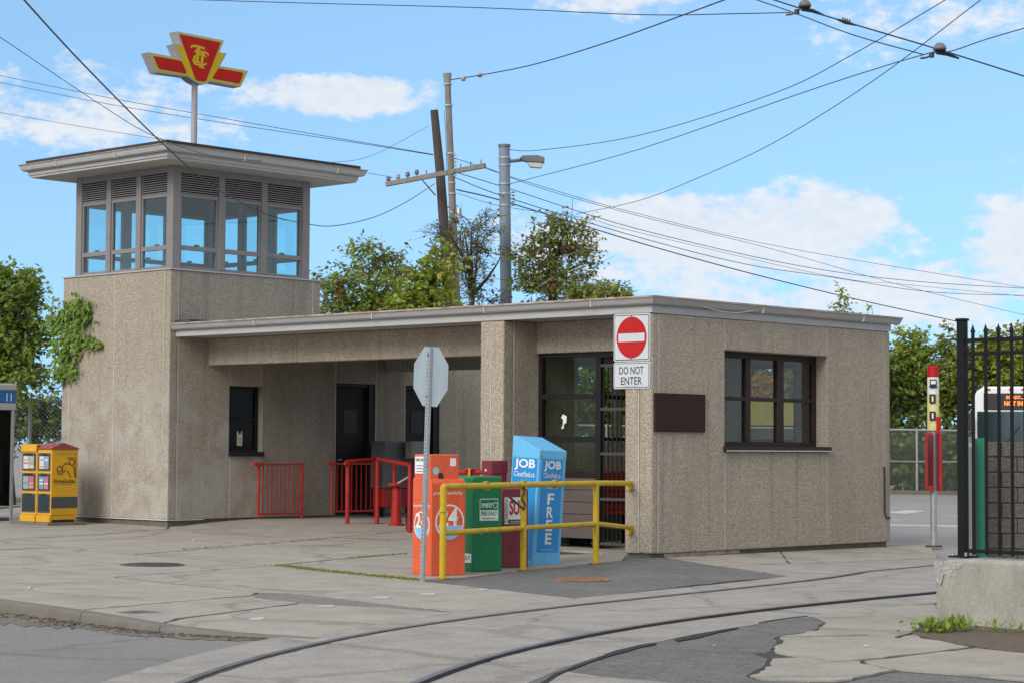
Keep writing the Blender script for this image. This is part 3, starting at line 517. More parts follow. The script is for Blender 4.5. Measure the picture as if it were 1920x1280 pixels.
for x, a, b in ((.05, ZB, ZT), (1.11, ZB, 1.2), (1.785, ZB, 1.2), (1.785, 2.3, 3.1), (1.11, 2.3, 3.1), (2.87, 3.2, ZT), (3.41, ZB, 3.1), (4.355, ZB, 3.0), (5.045, ZB, 3.0), (5.915, ZB, 3.0), (6.365, ZB, 3.0)): seal(x - G, x + G, YT0 + .005, YT0 + .15, a + .005, b - .004)
bx('tower_floor', DARK, B, XT0 + .21, XT1 - .21, YT0 + .21, YT1 - .21, 3.7, 3.95)
for k in range(1): pass
MB().box(XT0 - .02, XT1 + .02, YT0 - .02, YT1 + .02, ZT + .001, ZT + .022).build('coping_flashing', GUTTER, B)
MB().box(XT0 + .03, 7.2, YT0 + .03, YT1 - .03, -.1, ZB + .002).build('plinth', PLINTH, B)
MB().box(XT0 - .008, XT0 + .03, YT0 - .008, YT1, ZB - .012, ZB - .002).build('base_flashing', WHITE, B); MB().box(XT0 + .031, .6, YT0 - .008, YT0 + .03, ZB - .012, ZB - .002).build('base_flashing', WHITE, B)
# --- wall with doors, behind the porch
panel(3.41 + G, 4.355 - G, YT0, YT0 + .2, 2.395, 3.1, PEBD); panel(4.355 + G, 5.045 - G, YT0, YT0 + .2, ZB, 3.1, PEBD); panel(5.045 + G, 5.915 - G, YT0, YT0 + .2, 2.395, 3.1); panel(5.915 + G, 6.365 - G, YT0, YT0 + .2, ZB, 3.1); panel(6.365 + G, 7.2, YT0, YT0 + .2, ZB, 3.1)  # PEBD panels carry the porch shade in their colour
panel(7.0, 7.2, YT0 + .202, YT1, ZB, 3.1); panel(XT1 + .002, 6.998, YT1 - .2, YT1, ZB, 3.1)
bx('light_block_core', DARK, B, .3, 6.9, YT0 + .34, YT1 - .3, .1, 3.05)  # unseen dark box added inside to block light
for x0, x1 in ((3.416, 4.349), (5.051, 5.909)):
    d = bx('door', DOOR, B, x0 + .06, x1 - .14, YT0 + .12, YT0 + .165, .17, 2.33, .006)
    MB().box(x0, x0 + .06, YT0 + .05, YT0 + .2, .15, 2.39).box(x1 - .14, x1, YT0 + .03, YT0 + .2, .15, 2.39).box(x0 + .06, x1 - .14, YT0 + .05, YT0 + .2, 2.335, 2.39).build('door_frame', BLACKM, B)
    cx = (x0 + x1) / 2 - .04; bx('door_window', DGL, d, cx - .15, cx + .15, YT0 + .112, YT0 + .119, 1.55, 1.95); MB().tube([(x0 + .11, YT0 + .12, 1.1), (x0 + .11, YT0 + .07, 1.1), (x0 + .2, YT0 + .07, 1.1)], .012, 8).build('handle', ALU, d)
def porch_window():
    x0, x1, z0, z1 = 1.12, 1.775, 1.22, 2.29; y = YT0 + .1
    w = MB().box(x0, x1, y, y + .06, z0, z0 + .05).box(x0, x1, y, y + .06, z1 - .05, z1).box(x0, x0 + .05, y, y + .06, z0 + .05, z1 - .05).box(x1 - .05, x1, y, y + .06, z0 + .05, z1 - .05).box(x0 + .05, x1 - .05, y + .005, y + .06, 1.73, 1.79).build('window', BLACKM, B)
    bx('pane', GLD, w, x0 + .05, x1 - .05, y + .025, y + .031, z0 + .05, 1.73); bx('pane', GLD, w, x0 + .05, x1 - .05, y + .025, y + .031, 1.79, z1 - .05); bx('sill', BLACKM, w, x0 - .03, x1 + .03, YT0 - .05, YT0 + .12, z0 - .06, z0 + .012, .008)
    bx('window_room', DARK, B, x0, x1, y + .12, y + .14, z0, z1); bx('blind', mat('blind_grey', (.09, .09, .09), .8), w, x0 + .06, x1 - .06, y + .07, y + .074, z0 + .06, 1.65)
    t = bx('hang_tag', PAPER, w, 1.36, 1.47, y + .015, y + .019, 1.33, 1.56); MB().box(1.39, 1.44, y + .010, y + .0145, 1.52, 1.56).build('tag_hole', BLACK, t)
    for k in range(3): bx('tag_line', GREYP, t, 1.38, 1.455, y + .012, y + .0145, 1.37 + k * .035, 1.378 + k * .035)
porch_window()
# --- glazed lantern on the tower
LX0, LX1, LY0, LY1, LZ1 = .01, 2.90, 9.77, 12.38, 5.76
def lantern():
    fr = MB()
    for x in (LX0, LX1 - .16):
        for y in (LY0, LY1 - .16): MB().box(x, x + .16, y, y + .16, ZT + .023, LZ1).build('corner_post', FRAME, B, .008)
    # each face as (point at u,w) with u along the face; w is depth inwards
    faces = [('x', LX0, 1, LY0 + .16, LY1 - .16), ('y', LY0, 1, LX0 + .16, LX1 - .16), ('x', LX1, -1, LY0 + .16, LY1 - .16), ('y', LY1, -1, LX0 + .16, LX1 - .16)]
    for ax, c, s, u0, u1 in faces:
        def bb(u, v, w0, w1, z0, z1, b=None):
            p, q = sorted((c + s * w0, c + s * w1)); b = b or MB()
            return b.box(p, q, u, v, z0, z1) if ax == 'x' else b.box(u, v, p, q, z0, z1)
        n = 3; mw = .12; bw = (u1 - u0 - mw * (n - 1)) / n
        bb(u0, u1, .012, .10, 5.655, LZ1).build('head_board', FRAME, B); bb(u0, u1, .004, .11, ZT + .023, 4.145).build('sill_rail', FRAME, B, .006)
        for i in range(n):
            a = u0 + i * (bw + mw); e = a + bw
            if i < n - 1:
                m = bb(e, e + mw, 0, .10, 4.146, 5.654).build('mullion', FRAME, B, .006)
                b = MB()
                for z in (4.3, 4.7, 5.1, 5.5): bb(e + mw / 2 - .006, e + mw / 2 + .006, -.005, .001, z, z + .012, b)
                b.build('screws', STEEL, m)
            wnd = bb(a, e, .02, .085, 5.275, 5.33).build('window', FRAME, B)
            b = bb(a, e, .02, .085, 4.43, 4.50); bb(a, a + .035, .025, .08, 4.5, 5.275, b); bb(e - .035, e, .025, .08, 4.5, 5.275, b); bb(a, a + .035, .025, .08, 4.146, 4.43, b); bb(e - .035, e, .025, .08, 4.146, 4.43, b); bb(a + .035, e - .035, .025, .08, 4.146, 4.17, b)
            b.build('sash', FRAME, wnd)
            bb(a + .035, e - .035, .050, .056, 4.5, 5.275).build('pane', GLT, wnd); bb(a + .035, e - .035, .050, .056, 4.17, 4.43).build('pane', GLT, wnd)
            bb(a + bw * .5 - .04, a + bw * .5 + .04, .06, .10, 4.505, 4.53).build('latch', BLACKM, wnd)
            bb(a, e, .085, .095, 5.33, 5.655).build('louvre_back', DARK, wnd)
            for k in range(9):
                z = 5.338 + k * .0352; p0, p1 = c + s * .022, c + s * .07; dz = .016
                if ax == 'x': v = [(p0, a, z), (p0, e, z), (p1, e, z + dz), (p1, a, z + dz), (p0, a, z + .013), (p0, e, z + .013), (p1, e, z + dz + .006), (p1, a, z + dz + .006)]
                else: v = [(a, p0, z), (e, p0, z), (e, p1, z + dz), (a, p1, z + dz), (a, p0, z + .013), (e, p0, z + .013), (e, p1, z + dz + .006), (a, p1, z + dz + .006)]
                MB().add(v, [(0, 1, 2, 3), (4, 5, 6, 7), (0, 1, 5, 4), (3, 2, 6, 7), (0, 3, 7, 4), (1, 2, 6, 5)]).build('louvre_slat', SLAT, wnd)
    bx('lantern_ceiling', mat('ceiling_dark', (.06, .06, .06), .8), B, LX0 + .1, LX1 - .1, LY0 + .1, LY1 - .1, 5.68, 5.74)
lantern()
def ring_profile(x0, x1, y0, y1, prof, name, m, parent, bev=0):
    """sweep a profile (outset, z) round a rectangle with mitred corners"""
    v = []; n = len(prof)
    for sx, sy in ((0, 0), (1, 0), (1, 1), (0, 1)):
        for o, z in prof: v.append(((x1 + o) if sx else (x0 - o), (y1 + o) if sy else (y0 - o), z))
    f = [(c * n + k, c * n + (k + 1) % n, ((c + 1) % 4) * n + (k + 1) % n, ((c + 1) % 4) * n + k) for c in range(4) for k in range(n)]
    return MB().add(v, f).build(name, m, parent, bev)
TO = .54
rf = bx('tower_roof', MEMB, B, XT0 - .47, XT1 + .47, YT0 - .47, YT1 + .47, 5.99, 6.045, .01); bx('roof_deck', GUTTER, rf, XT0 - .40, XT1 + .40, YT0 - .40, YT1 + .40, 5.83, 5.988)
ring_profile(XT0, XT1, YT0, YT1, [(.42, 5.80), (.44, 5.80), (.44, 5.955), (.42, 5.955)], 'fascia', GUTTER, rf)
ring_profile(XT0, XT1, YT0, YT1, [(.441, 5.875), (.49, 5.865), (.52, 5.885), (TO, 5.95), (TO + .012, 5.962), (.53, 5.968), (.515, 5.90), (.48, 5.885), (.441, 5.89)], 'gutter', GUTTER, rf)
ring_profile(XT0, XT1, YT0, YT1, [(.441, 5.965), (.560, 5.966), (.560, 5.977), (.441, 5.985)], 'drip_edge', RUST, rf)
bx('soffit', SOFFIT, rf, XT0 - .418, XT1 + .418, YT0 - .418, YT1 + .418, 5.762, 5.82)
for y in (10.4, 12.0): bx('gutter_joint', SEAL, rf, XT0 - TO - .016, XT0 - .45, y, y + .012, 5.862, 5.97)
for x in (.9, 2.9): bx('gutter_joint', SEAL, rf, x, x + .012, YT0 - TO - .016, YT0 - .45, 5.862, 5.97)
# --- block and porch: roof
RX1, RY1 = 5.48, 9.63
r2 = bx('canopy_roof', SOFFIT, B, .03, RX1 - .03, .03, RY1, H + .003, 3.19)
bx('canopy_roof_deck', GUTTER, B, -.02, RX1, -.02, RY1 - .01, 3.192, 3.245, .01); bx('rear_roof', GUTTER, B, XT1 + .01, 7.3, YT0 + .01, YT1, 3.11, 3.24)
bx('fascia', GUTTER, r2, -.012, .03, -.012, RY1, H, 3.135, .004); bx('fascia', GUTTER, r2, .031, RX1 + .012, -.012, .03, H, 3.135, .004); bx('fascia', GUTTER, r2, RX1 - .03, RX1 + .012, .031, RY1, H, 3.135)
def gutter_run():
    prof = [(0, 3.136), (.05, 3.13), (.075, 3.15), (.105, 3.205), (.118, 3.215), (.10, 3.222), (.07, 3.165), (.0, 3.15)]; n = len(prof); v = []
    for o, z in prof: v.append((-.013 - o, RY1, z))
    for o, z in prof: v.append((-.013 - o, -.013 - o, z))
    for o, z in prof: v.append((RX1 + .14, -.013 - o, z))
    f = [(c * n + k, c * n + (k + 1) % n, (c + 1) * n + (k + 1) % n, (c + 1) * n + k) for c in range(2) for k in range(n)] + [tuple(range(n)), tuple(2 * n + k for k in range(n))]
    MB().add(v, f).build('gutter', GUTTER, r2)
    v = [];
    for p in ((-.012, RY1), (-.012, -.012), (RX1 + .1, -.012)): pass
    b = MB(); b.box(-.139, -.021, -.139, RY1, 3.2165, 3.238); b.box(-.02, RX1 + .13, -.139, -.021, 3.2165, 3.238); b.build('drip_edge', RUST, r2)
    for y in (.9, 2.8, 5.0, 7.6): bx('gutter_joint', SEAL, r2, -.135, -.014, y, y + .012, 3.13, 3.224)
    for x in (2.2, 4.6): bx('gutter_joint', SEAL, r2, x, x + .012, -.135, -.014, 3.13, 3.224)
    # loose cable sagging along the gutter and debris at the tower
    tb('loose_cable', SEAL, r2, [(.9 + .12 * k, -.128, 3.15 - .05 * math.sin(k / 9 * 3.14)) for k in range(10)], .006, 6)
    MB().box(-.05, .35, 9.2, 9.6, 3.246, 3.29).build('roof_debris', mat('debris_dark', (.05, .05, .05), .9, var=.5), r2)
gutter_run()
# corner column, second column, beams
ZW = H - .003
panel(0, .14 - G, 0, .215 - G, 0, ZW, PEB, .03); panel(0, .65, .215 + G, .43, 0, ZW); seal(.006, .13, .215 - G, .215 + G, .005, ZW - .004); seal(.14 - G, .14 + G, .006, .15, .005, ZW - .004)
panel(0, .2 - G, 2.56, 2.80 - G, -.02, ZW, PEB, .02); panel(0, .2 - G, 2.80 + G, 2.99, -.02, ZW, PEB, .02); panel(.2 + G, .85, 2.56, 2.99, -.02, ZW); seal(.006, .15, 2.80 - G, 2.80 + G, 0, ZW - .004); seal(.2 - G, .2 + G, 2.566, 2.98, 0, ZW - .004)
for a, b in ((.432, 2.558), (2.992, 5.15 - G), (5.15 + G, 7.5 - G), (7.5 + G, 9.638)): bx('beam', PEB, B, .652, .84, a, b, 2.605, H, .012)
for y in (5.15, 7.5): seal(.665, .8, y - G, y + G, 2.62, H - .01)
bx('rear_beam', mat('ribbed_fascia', (.25, .24, .22), .6), B, 4.57, 4.75, 2.99, 9.635, 2.62, H)
for k in range(22): bx('fascia_rib', GUTTER, B, 4.555, 4.569, 8.2 + k * .065, 8.225 + k * .065, 2.63, H - .005)
# right-hand face
WX0, WX1, WZ0, WZ1 = 1.53, 3.882, 1.29, 2.617
panel(.14 + G, WX0 - G, 0, .2, 0, ZW); panel(WX0 + G, WX1 - G, 0, .2, 0, WZ0 - .002); panel(WX0 + G, WX1 - G, 0, .2, WZ1, ZW); panel(WX1 + G, 5.32 - G, 0, .2, 0, ZW); panel(5.32 + G, RX1, 0, .4, 0, ZW, PEB, .025)
for x in (WX0, WX1, 5.32): seal(x - G, x + G, .006, .15, .005, WZ0 - .01 if x < 5 else ZW - .004)
for x in (WX0, WX1): seal(x - G, x + G, .006, .15, WZ1 + .005, ZW - .004)
MB().box(.05, RX1 - .04, .05, .3, -.15, -.001).build('plinth', PLINTH, B); MB().box(.3, 1.9, .035, .049, -.05, -.006).build('rust_stain_strip', RUST, B); MB().box(.04, .3, .06, .42, -.15, -.001).build('plinth', PLINTH, B)
def block_window():
    y = .19
    xm = [ony(p, 750, y).x for p in (1398, 1407, 1457, 1469)]
    zr = (2.0, 2.05)
    zr = (ony(1430, 752, y).z, ony(1430, 745, y).z)
    w = MB().box(WX0, WX1, y, y + .07, WZ1 - .085, WZ1 - .002).box(WX0, WX1, y, y + .07, 1.362, 1.42).box(WX0, WX0 + .07, y, y + .07, 1.42, WZ1 - .085).box(WX1 - .075, WX1, y, y + .07, 1.42, WZ1 - .085).build('window', BROWN, B, .006)
    MB().box(xm[0], xm[1], y - .006, y + .06, 1.421, WZ1 - .086).build('mullion', BROWN, w, .004); MB().box(xm[2], xm[3], y - .006, y + .06, 1.421, WZ1 - .086).build('mullion', BROWN, w, .004)
    xs = [WX0 + .07, xm[0], xm[1], xm[2], xm[3], WX1 - .075]
    for i in (0, 2, 4):
        bx('transom', BROWN, w, xs[i] + .001, xs[i + 1] - .001, y - .004, y + .058, zr[0], zr[1])
        for a, b in ((1.421, zr[0]), (zr[1], WZ1 - .086)): bx('pane', GLB, w, xs[i], xs[i + 1], y + .03, y + .036, a, b)
    bx('sill', BROWN, w, WX0 - .04, WX1 + .035, -.055, .19, WZ0 + .0, 1.36, .008); bx('sill_edge', GUTTER, w, WX0 - .042, WX1 + .037, -.06, -.056, WZ0 + .0, WZ0 + .018)
block_window()
# rear and side walls of the block
panel(.86, 1.535, 2.56, 2.74, 0, ZW); panel(1.54, 4.95, 2.56, 2.74, 0, 1.42); panel(1.54, 4.95, 2.56, 2.74, 2.66, ZW); panel(4.955, RX1, 2.56, 2.74, 0, ZW)
panel(5.3, RX1, .402, 1.55, 0, ZW); panel(5.3, RX1, 1.552, 2.555, 0, 1.42); panel(5.3, RX1, 1.552, 2.555, 2.6, ZW)
w = MB().box(1.54, 4.95, 2.62, 2.68, 2.60, 2.658).box(1.54, 4.95, 2.62, 2.68, 1.422, 1.48).box(3.2, 3.28, 2.62, 2.68, 1.48, 2.6).box(1.54, 4.95, 2.622, 2.678, 2.02, 2.08).build('window', BLACKM, B); bx('pane', GLB, w, 1.55, 4.94, 2.65, 2.655, 1.48, 2.6)
w = MB().box(5.36, 5.42, 1.552, 2.555, 2.54, 2.598).box(5.36, 5.42, 1.552, 2.555, 1.422, 1.47).box(5.36, 5.42, 2.48, 2.554, 1.47, 2.54).box(5.362, 5.418, 1.553, 1.62, 1.471, 2.539).build('window', BROWN, B); bx('pane', GLB, w, 5.39, 5.395, 1.56, 2.55, 1.47, 2.54)
bx('porch_floor', PAVE, B, .2, 5.4, .3, 2.6, -.2, -.012)
# storefront in the bay between the columns
def storefront():
    x = .70; t = MB().box(x, x + .07, 2.49, 2.555, 0, 2.6).box(x, x + .07, 1.44, 1.53, 0, 2.6).box(x, x + .07, 1.53, 2.49, 2.545, 2.602).box(x, x + .07, .432, 1.44, 2.53, 2.602).box(x, x + .07, 1.53, 2.49, 1.98, 2.05).box(x, x + .07, 1.53, 2.49, 1.40, 1.48).box(x, x + .07, 1.53, 2.49, .93, .99).build('storefront_frame', BLACKM, B)
    for a, b in ((2.05, 2.545), (1.48, 1.98), (.99, 1.40)): bx('pane', GLB, t, x + .03, x + .036, 1.53, 2.49, a, b)
    for k in range(5): bx('board', BOARD, t, x + .01, x + .05, 1.531, 2.489, .12 + k * .162, .12 + k * .162 + .156, .004)
    b = MB(); pts = [(0, 0), (.05, .01), (.045, .06), (.09, .08), (.10, .17), (.03, .20), (.0, .15), (.035, .13), (.03, .06)]
    b.prism([(x + .022, 2.16 - u, 1.58 + v) for u, v in pts], (.004, 0, 0)); b.build('torn_notice', WHITE, t)
    gt = thing('barred_gate', (x, .9, 0), 'dark barred steel gate closed beside the shelter glass', 'gate'); x2 = x - .0
    for k in range(13): MB().tube([(x2, .47 + k * .076, .05), (x2, .47 + k * .076, 2.43)], .011, 6).build('bar', BLACKM, gt)
    for z in (.06, .65, 1.25, 1.84, 2.42): MB().box(x2 - .013, x2 + .013, .44, 1.43, z - .018, z + .018).build('cross_rail', mat('gate_grey', (.05, .05, .055), .5) if z == .06 else bpy.data.materials['gate_grey'], gt)
storefront()
def red_bench():
    t = thing('red_bench', (2.2, 2.2, 0), 'red slatted bench inside the waiting block behind the barred gate', 'bench')
    for k in range(4): bx('back_slat', RED, t, 1.05, 3.6, 2.44, 2.47, .42 + k * .15, .54 + k * .15, .006)
    for k in range(3): bx('seat_slat', RED, t, 1.05, 3.6, 2.05 + k * .13, 2.16 + k * .13, .40, .43, .006)
    for x in (1.2, 2.3, 3.4): MB().box(x, x + .05, 2.08, 2.43, -.01, .399).build('leg', BLACKM, t)
red_bench()
# plaque, cable, signs fixed to the walls
p = thing('wall_plaque', (.55, 0, 1.54), 'blank dark brown rectangular plaque on the pebbledash end wall', 'plaque')
bx('plate', BROWN2, p, .04, 1.067, -.035, -.004, 1.537, 2.025, .006); bx('mounting_rail', BLACKM, p, .1, 1.0, -.004, .002, 1.6, 1.64); bx('mounting_rail', BLACKM, p, .1, 1.0, -.004, .002, 1.92, 1.96)
tag(tb('wall_cable', BLACK, None, [(5.30, -.015, 1.08), (5.30, -.018, .9), (5.305, -.015, .6), (5.30, -.018, .42), (5.34, -.018, .35), (5.44, -.018, .34)], .012, 6), 'black cable hanging down the right edge of the end wall', 'cable')
def rrect(y0, y1, z0, z1, r, n=5):
    pts = []
    for cy, cz, a0 in ((y1 - r, z1 - r, 0), (y0 + r, z1 - r, 90), (y0 + r, z0 + r, 180), (y1 - r, z0 + r, 270)):
        for k in range(n + 1): a = rad(a0 + 90 * k / n); pts.append((cy + r * math.cos(a), cz + r * math.sin(a)))
    return pts
def dne():
    t = thing('do_not_enter_sign', (0, .31, 2.4), 'square no-entry sign, red disc with white bar, on the corner column', 'sign'); X = -.012
    def plate(name, m, y0, y1, z0, z1, r, x, parent): return MB().prism([(x, a, b) for a, b in rrect(y0, y1, z0, z1, r)], (.0022, 0, 0)).build(name, m, parent)
    pl = MB().prism([(X, a, b) for a, b in rrect(.012, .614, 2.427, 3.027, .035)], (.006, 0, 0)).build('plate', SIGNW, t)
    plate('border', BLACK, .028, .598, 2.443, 3.011, .03, X - .003, pl); plate('field', SIGNW, .037, .589, 2.452, 3.002, .025, X - .0055, pl)
    MB().prism([(X - .008, .313 + .247 * math.cos(a), 2.727 + .262 * math.sin(a)) for a in np.linspace(0, 6.2832, 40)[:-1]], (.0022, 0, 0)).build('red_disc', CRIM, pl)
    bx('white_bar', SIGNW, pl, X - .0105, X - .0085, .313 - .215, .313 + .215, 2.727 - .052, 2.727 + .052)
    for z in (2.455, 2.999): MB().tube([(X - .012, .313, z), (X, .313, z)], .008, 6).build('bolt', STEEL, pl)
    t = thing('do_not_enter_plate', (0, .31, 2.2), 'small white plate reading DO NOT ENTER below the no-entry sign', 'sign')
    pl = MB().prism([(X, a, b) for a, b in rrect(.012, .614, 2.08, 2.418, .03)], (.006, 0, 0)).build('plate', SIGNW, t)
    plate('border', BLACK, .027, .599, 2.095, 2.403, .025, X - .003, pl); plate('field', SIGNW, .034, .592, 2.102, 2.396, .02, X - .0055, pl)
    text('lettering', 'DO NOT', BLACK, pl, (X - .0065, .313, 2.313), (0, -1, 0), (0, 0, 1), .095, .002, width=.40); text('lettering', 'ENTER', BLACK, pl, (X - .0065, .313, 2.18), (0, -1, 0), (0, 0, 1), .095, .002, width=.34)
    text('small_print', 'R B - 2 3 . 1 2 0 1 4', BLACK, pl, (X - .0065, .313, 2.112), (0, -1, 0), (0, 0, 1), .010, 0, width=.2)
dne()
# ================================================================== TRANSIT SIGN ON THE TOWER ROOF
def transit_sign():
    YF = 10.965; t = thing('transit_sign', (1.44, 11.07, 6.0), 'red and yellow winged shield transit sign with monogram on a pole above the tower', 'sign')
    def q(x, y, w=0): p = ony(220 + x / 5.121, 30 + y / 5.121, YF); return Vector((p.x, YF - w, p.z))
    face = [(572, 150), (1025, 238), (980, 350), (1052, 362), (985, 482), (1258, 530), (1182, 685), (893, 632), (868, 648), (830, 660), (785, 655), (735, 630), (680, 585), (385, 545), (302, 350), (605, 410), (545, 272), (612, 278)]
    face[-2] = (542, 270); poly = [q(*p) for p in face]
    b = MB().prism(poly, (0, .21, 0)); box = b.build('cabinet', mat('cabinet_metal', (.38, .37, .36), .45, .3, var=.15, vscale=5), t)
    cen = sum(poly, Vector()) / len(poly)
    pts2 = [Vector((p.x, p.z)) for p in poly]; ins = inset(pts2, .022); MB().prism([(p.x, YF - .004, p.y) for p in ins], (0, .003, 0)).build('yellow_face', SIGNY, box)
    def red(L):
        p = [q(*k) for k in L]; o = inset([Vector((a.x, a.z)) for a in p], -.008); MB().prism([(a.x, YF - .0062, a.y) for a in o], (0, .002, 0)).build('outline', BLACK, box); MB().prism([(a.x, YF - .0085, a.z) for a in p], (0, .002, 0)).build('red_panel', SIGNR, box)
    red([(600, 183), (985, 262), (850, 618), (830, 627), (770, 620), (752, 606)]); red([(352, 393), (600, 436), (615, 446), (657, 540), (652, 552), (410, 508), (395, 498)]); red([(972, 510), (1196, 549), (1203, 560), (1172, 640), (1160, 645), (925, 603), (918, 592)])
    cnt = [0]
    def stroke(L, w):
        cnt[0] += 1; YS = YF - .0092 - cnt[0] * .0007
        p = [q(*k) for k in L]; v = []; f = []
        ws = w if isinstance(w, (list, tuple)) else [w] * len(p)
        for i, a in enumerate(p):
            d = p[min(i + 1, len(p) - 1)] - p[max(i - 1, 0)]; d.y = 0; d.normalize(); nn = Vector((-d.z, 0, d.x)); k = ws[i] / 5.121 / 84
            v += [(a.x + nn.x * k, YS, a.z + nn.z * k), (a.x - nn.x * k, YS, a.z - nn.z * k)]
        f = [(2 * i, 2 * i + 1, 2 * i + 3, 2 * i + 2) for i in range(len(p) - 1)]; MB().add(v, f).build('monogram_stroke', SIGNY, box)
    stroke([(702, 308), (712, 292), (740, 290), (790, 302), (826, 312), (836, 330)], [5, 9, 9, 9, 9, 4]); stroke([(776, 300), (768, 380), (762, 448)], [17, 15, 14]); stroke([(738, 440), (790, 452)], 7)
    stroke([(738, 352), (748, 340), (790, 346), (850, 358), (866, 368), (870, 384)], [4, 7, 8, 8, 8, 4]); stroke([(814, 356), (810, 430), (804, 494)], [14, 13, 13]); stroke([(778, 490), (830, 503)], 7)
    stroke([(852, 405), (835, 384), (800, 372), (765, 376), (738, 398), (727, 430), (736, 458), (765, 472), (808, 476), (838, 470), (854, 458)], [4, 7, 7, 8, 10, 12, 10, 8, 7, 7, 4])
    MB().tube([(1.44, 11.07, 5.9), (1.44, 11.07, 7.42)], .052, 14).build('pole', mat('sign_pole_paint', (.36, .33, .34), .5), t, smooth=True)
transit_sign()
# ================================================================== PORCH FITTINGS
def gate(px0, px1, y, z0, z1, n, label, name='red_gate'):
    a = ony(px0, 900, y); b = ony(px1, 900, y); t = thing(name, (a.x, y, z0), label, 'gate', 'red barred gates in the porch')
    MB().tube([(a.x, y, z0), (a.x, y, z1)], .021, 8).build('post', RED, t, smooth=True); MB().tube([(b.x, y, z0 - .05), (b.x, y, z1)], .026, 8).build('post', RED, t, smooth=True)
    for z in (z0 + .06, z1 - .02): MB().box(a.x, b.x, y - .014, y + .014, z - .016, z + .016).build('rail', RED, t)
    for k in range(1, n): x = a.x + (b.x - a.x) * k / n; MB().tube([(x, y, z0 + .06), (x, y, z1 - .03)], .009, 6).build('bar', RED, t)
    MB().box(b.x - .07, b.x + .07, y - .06, y + .06, z0 - .05, z0 - .035).build('foot_plate', RED, t)
    MB().box(a.x - .10, a.x + .05, y - .03, y + .03, z1 - .05, z1 + .012).build('hinge_block', RED, t)
gate(485, 566, 9.35, .17, 1.05, 10, 'red barred gate against the wall beside the small porch window'); gate(623, 704, 9.2, .19, 1.06, 9, 'red barred gate in front of the left dark door')
def red_rail():
    a, b, c = ong(651, 987), ong(707, 981), ong(768, 1000); z = 1.02
    t = thing('red_pipe_barrier', a, 'red pipe barrier with rounded end standing out from the porch gates', 'barrier')
    tb('top_pipe', RED, t, [a + Vector((-.07, -.02, z - .06)), a + Vector((-.05, 0, z - .02)), a + Vector((0, 0, z)), b + Vector((0, 0, z)), c + Vector((.0, 0, z))], .03, 10)
    for p in (a, b, c): tb('post', RED, t, [p + Vector((0, 0, -.01)), p + Vector((0, 0, z))], .034, 10); MB().box(p.x - .09, p.x + .09, p.y - .09, p.y + .09, p.z, p.z + .012).build('foot_plate', RED, t)
    s = ong(743, 984); t = thing('red_turnstile_post', s, 'red stool-like turnstile pedestal between the barrier posts', 'turnstile')
    b2 = MB(); b2.tube([s, s + Vector((0, 0, .02)), s + Vector((0, 0, .03)), s + Vector((0, 0, .62))], [.13, .13, .09, .065], 14); b2.build('pedestal', RED, t, smooth=True)
    b2 = MB(); b2.tube([s + Vector((0, 0, .62)), s + Vector((0, 0, .66))], [.15, .15], 14); b2.build('head', RED, t); tb('arm', ALU, t, [s + Vector((0, 0, .64)), s + Vector((.1, -.22, .78))], .02, 8); tb('upright', RED, t, [s + Vector((-.02, .03, .65)), s + Vector((-.02, .03, 1.0))], .03, 8)
red_rail()
x0, x1 = ony(722, 900, 9.1).x, ony(772, 900, 9.1).x
t = thing('grey_cabinet', (x0, 9.1, .15), 'tall grey metal cabinet standing between the two dark doors', 'cabinet'); bx('body', mat('cabinet_grey', (.10, .10, .10), .55), t, x0, x1, 9.1, 9.45, .62, 1.42, .01); bx('stand', RED, t, x0 - .01, x1 + .5, 9.12, 9.4, .30, .615, .01)
for x in (x0 + .05, x1 + .4): MB().box(x, x + .04, 9.2, 9.3, .1, .3).build('leg', BLACKM, t)
x0 = ony(771, 900, 8.9).x; t = thing('grey_box', (x0, 8.9, .15), 'light grey metal box on a post behind the orange newspaper box', 'box'); bx('body', mat('box_grey', (.23, .22, .20), .55), t, x0, x0 + .40, 8.9, 9.05, 1.13, 1.42, .01); MB().box(x0 + .15, x0 + .2, 8.95, 9.0, .1, 1.13).build('post', GREYP, t)
def valve():
    p = dep(880, 884, 28.0); t = thing('red_standpipe', (p.x, p.y, g(p.x, p.y)), 'red standpipe with yellow chain behind the green newspaper box', 'standpipe'); z = p.z
    tb('riser', RED, t, [(p.x, p.y, g(p.x, p.y)), (p.x, p.y, z + .02)], .04, 10); a = CR.copy(); a.z = 0
    tb('pipe', RED, t, [Vector((p.x, p.y, z)) - a * .55, Vector((p.x, p.y, z)) + a * .35], .035, 10); tb('valve_wheel', RED, t, [Vector((p.x, p.y, z + .03)) + a * (.07 * math.cos(k)) + Vector((0, 0, .0)) + Vector((.05 * math.sin(k), .05 * math.sin(k), 0)) for k in np.linspace(0, 6.283, 12)], .014, 6); tb('chain', YEL, t, [Vector((p.x - .05, p.y - .05, z + .05)), Vector((p.x - .06, p.y - .06, z - .12)), Vector((p.x + .04, p.y - .06, z - .2))], .014, 6)
valve()
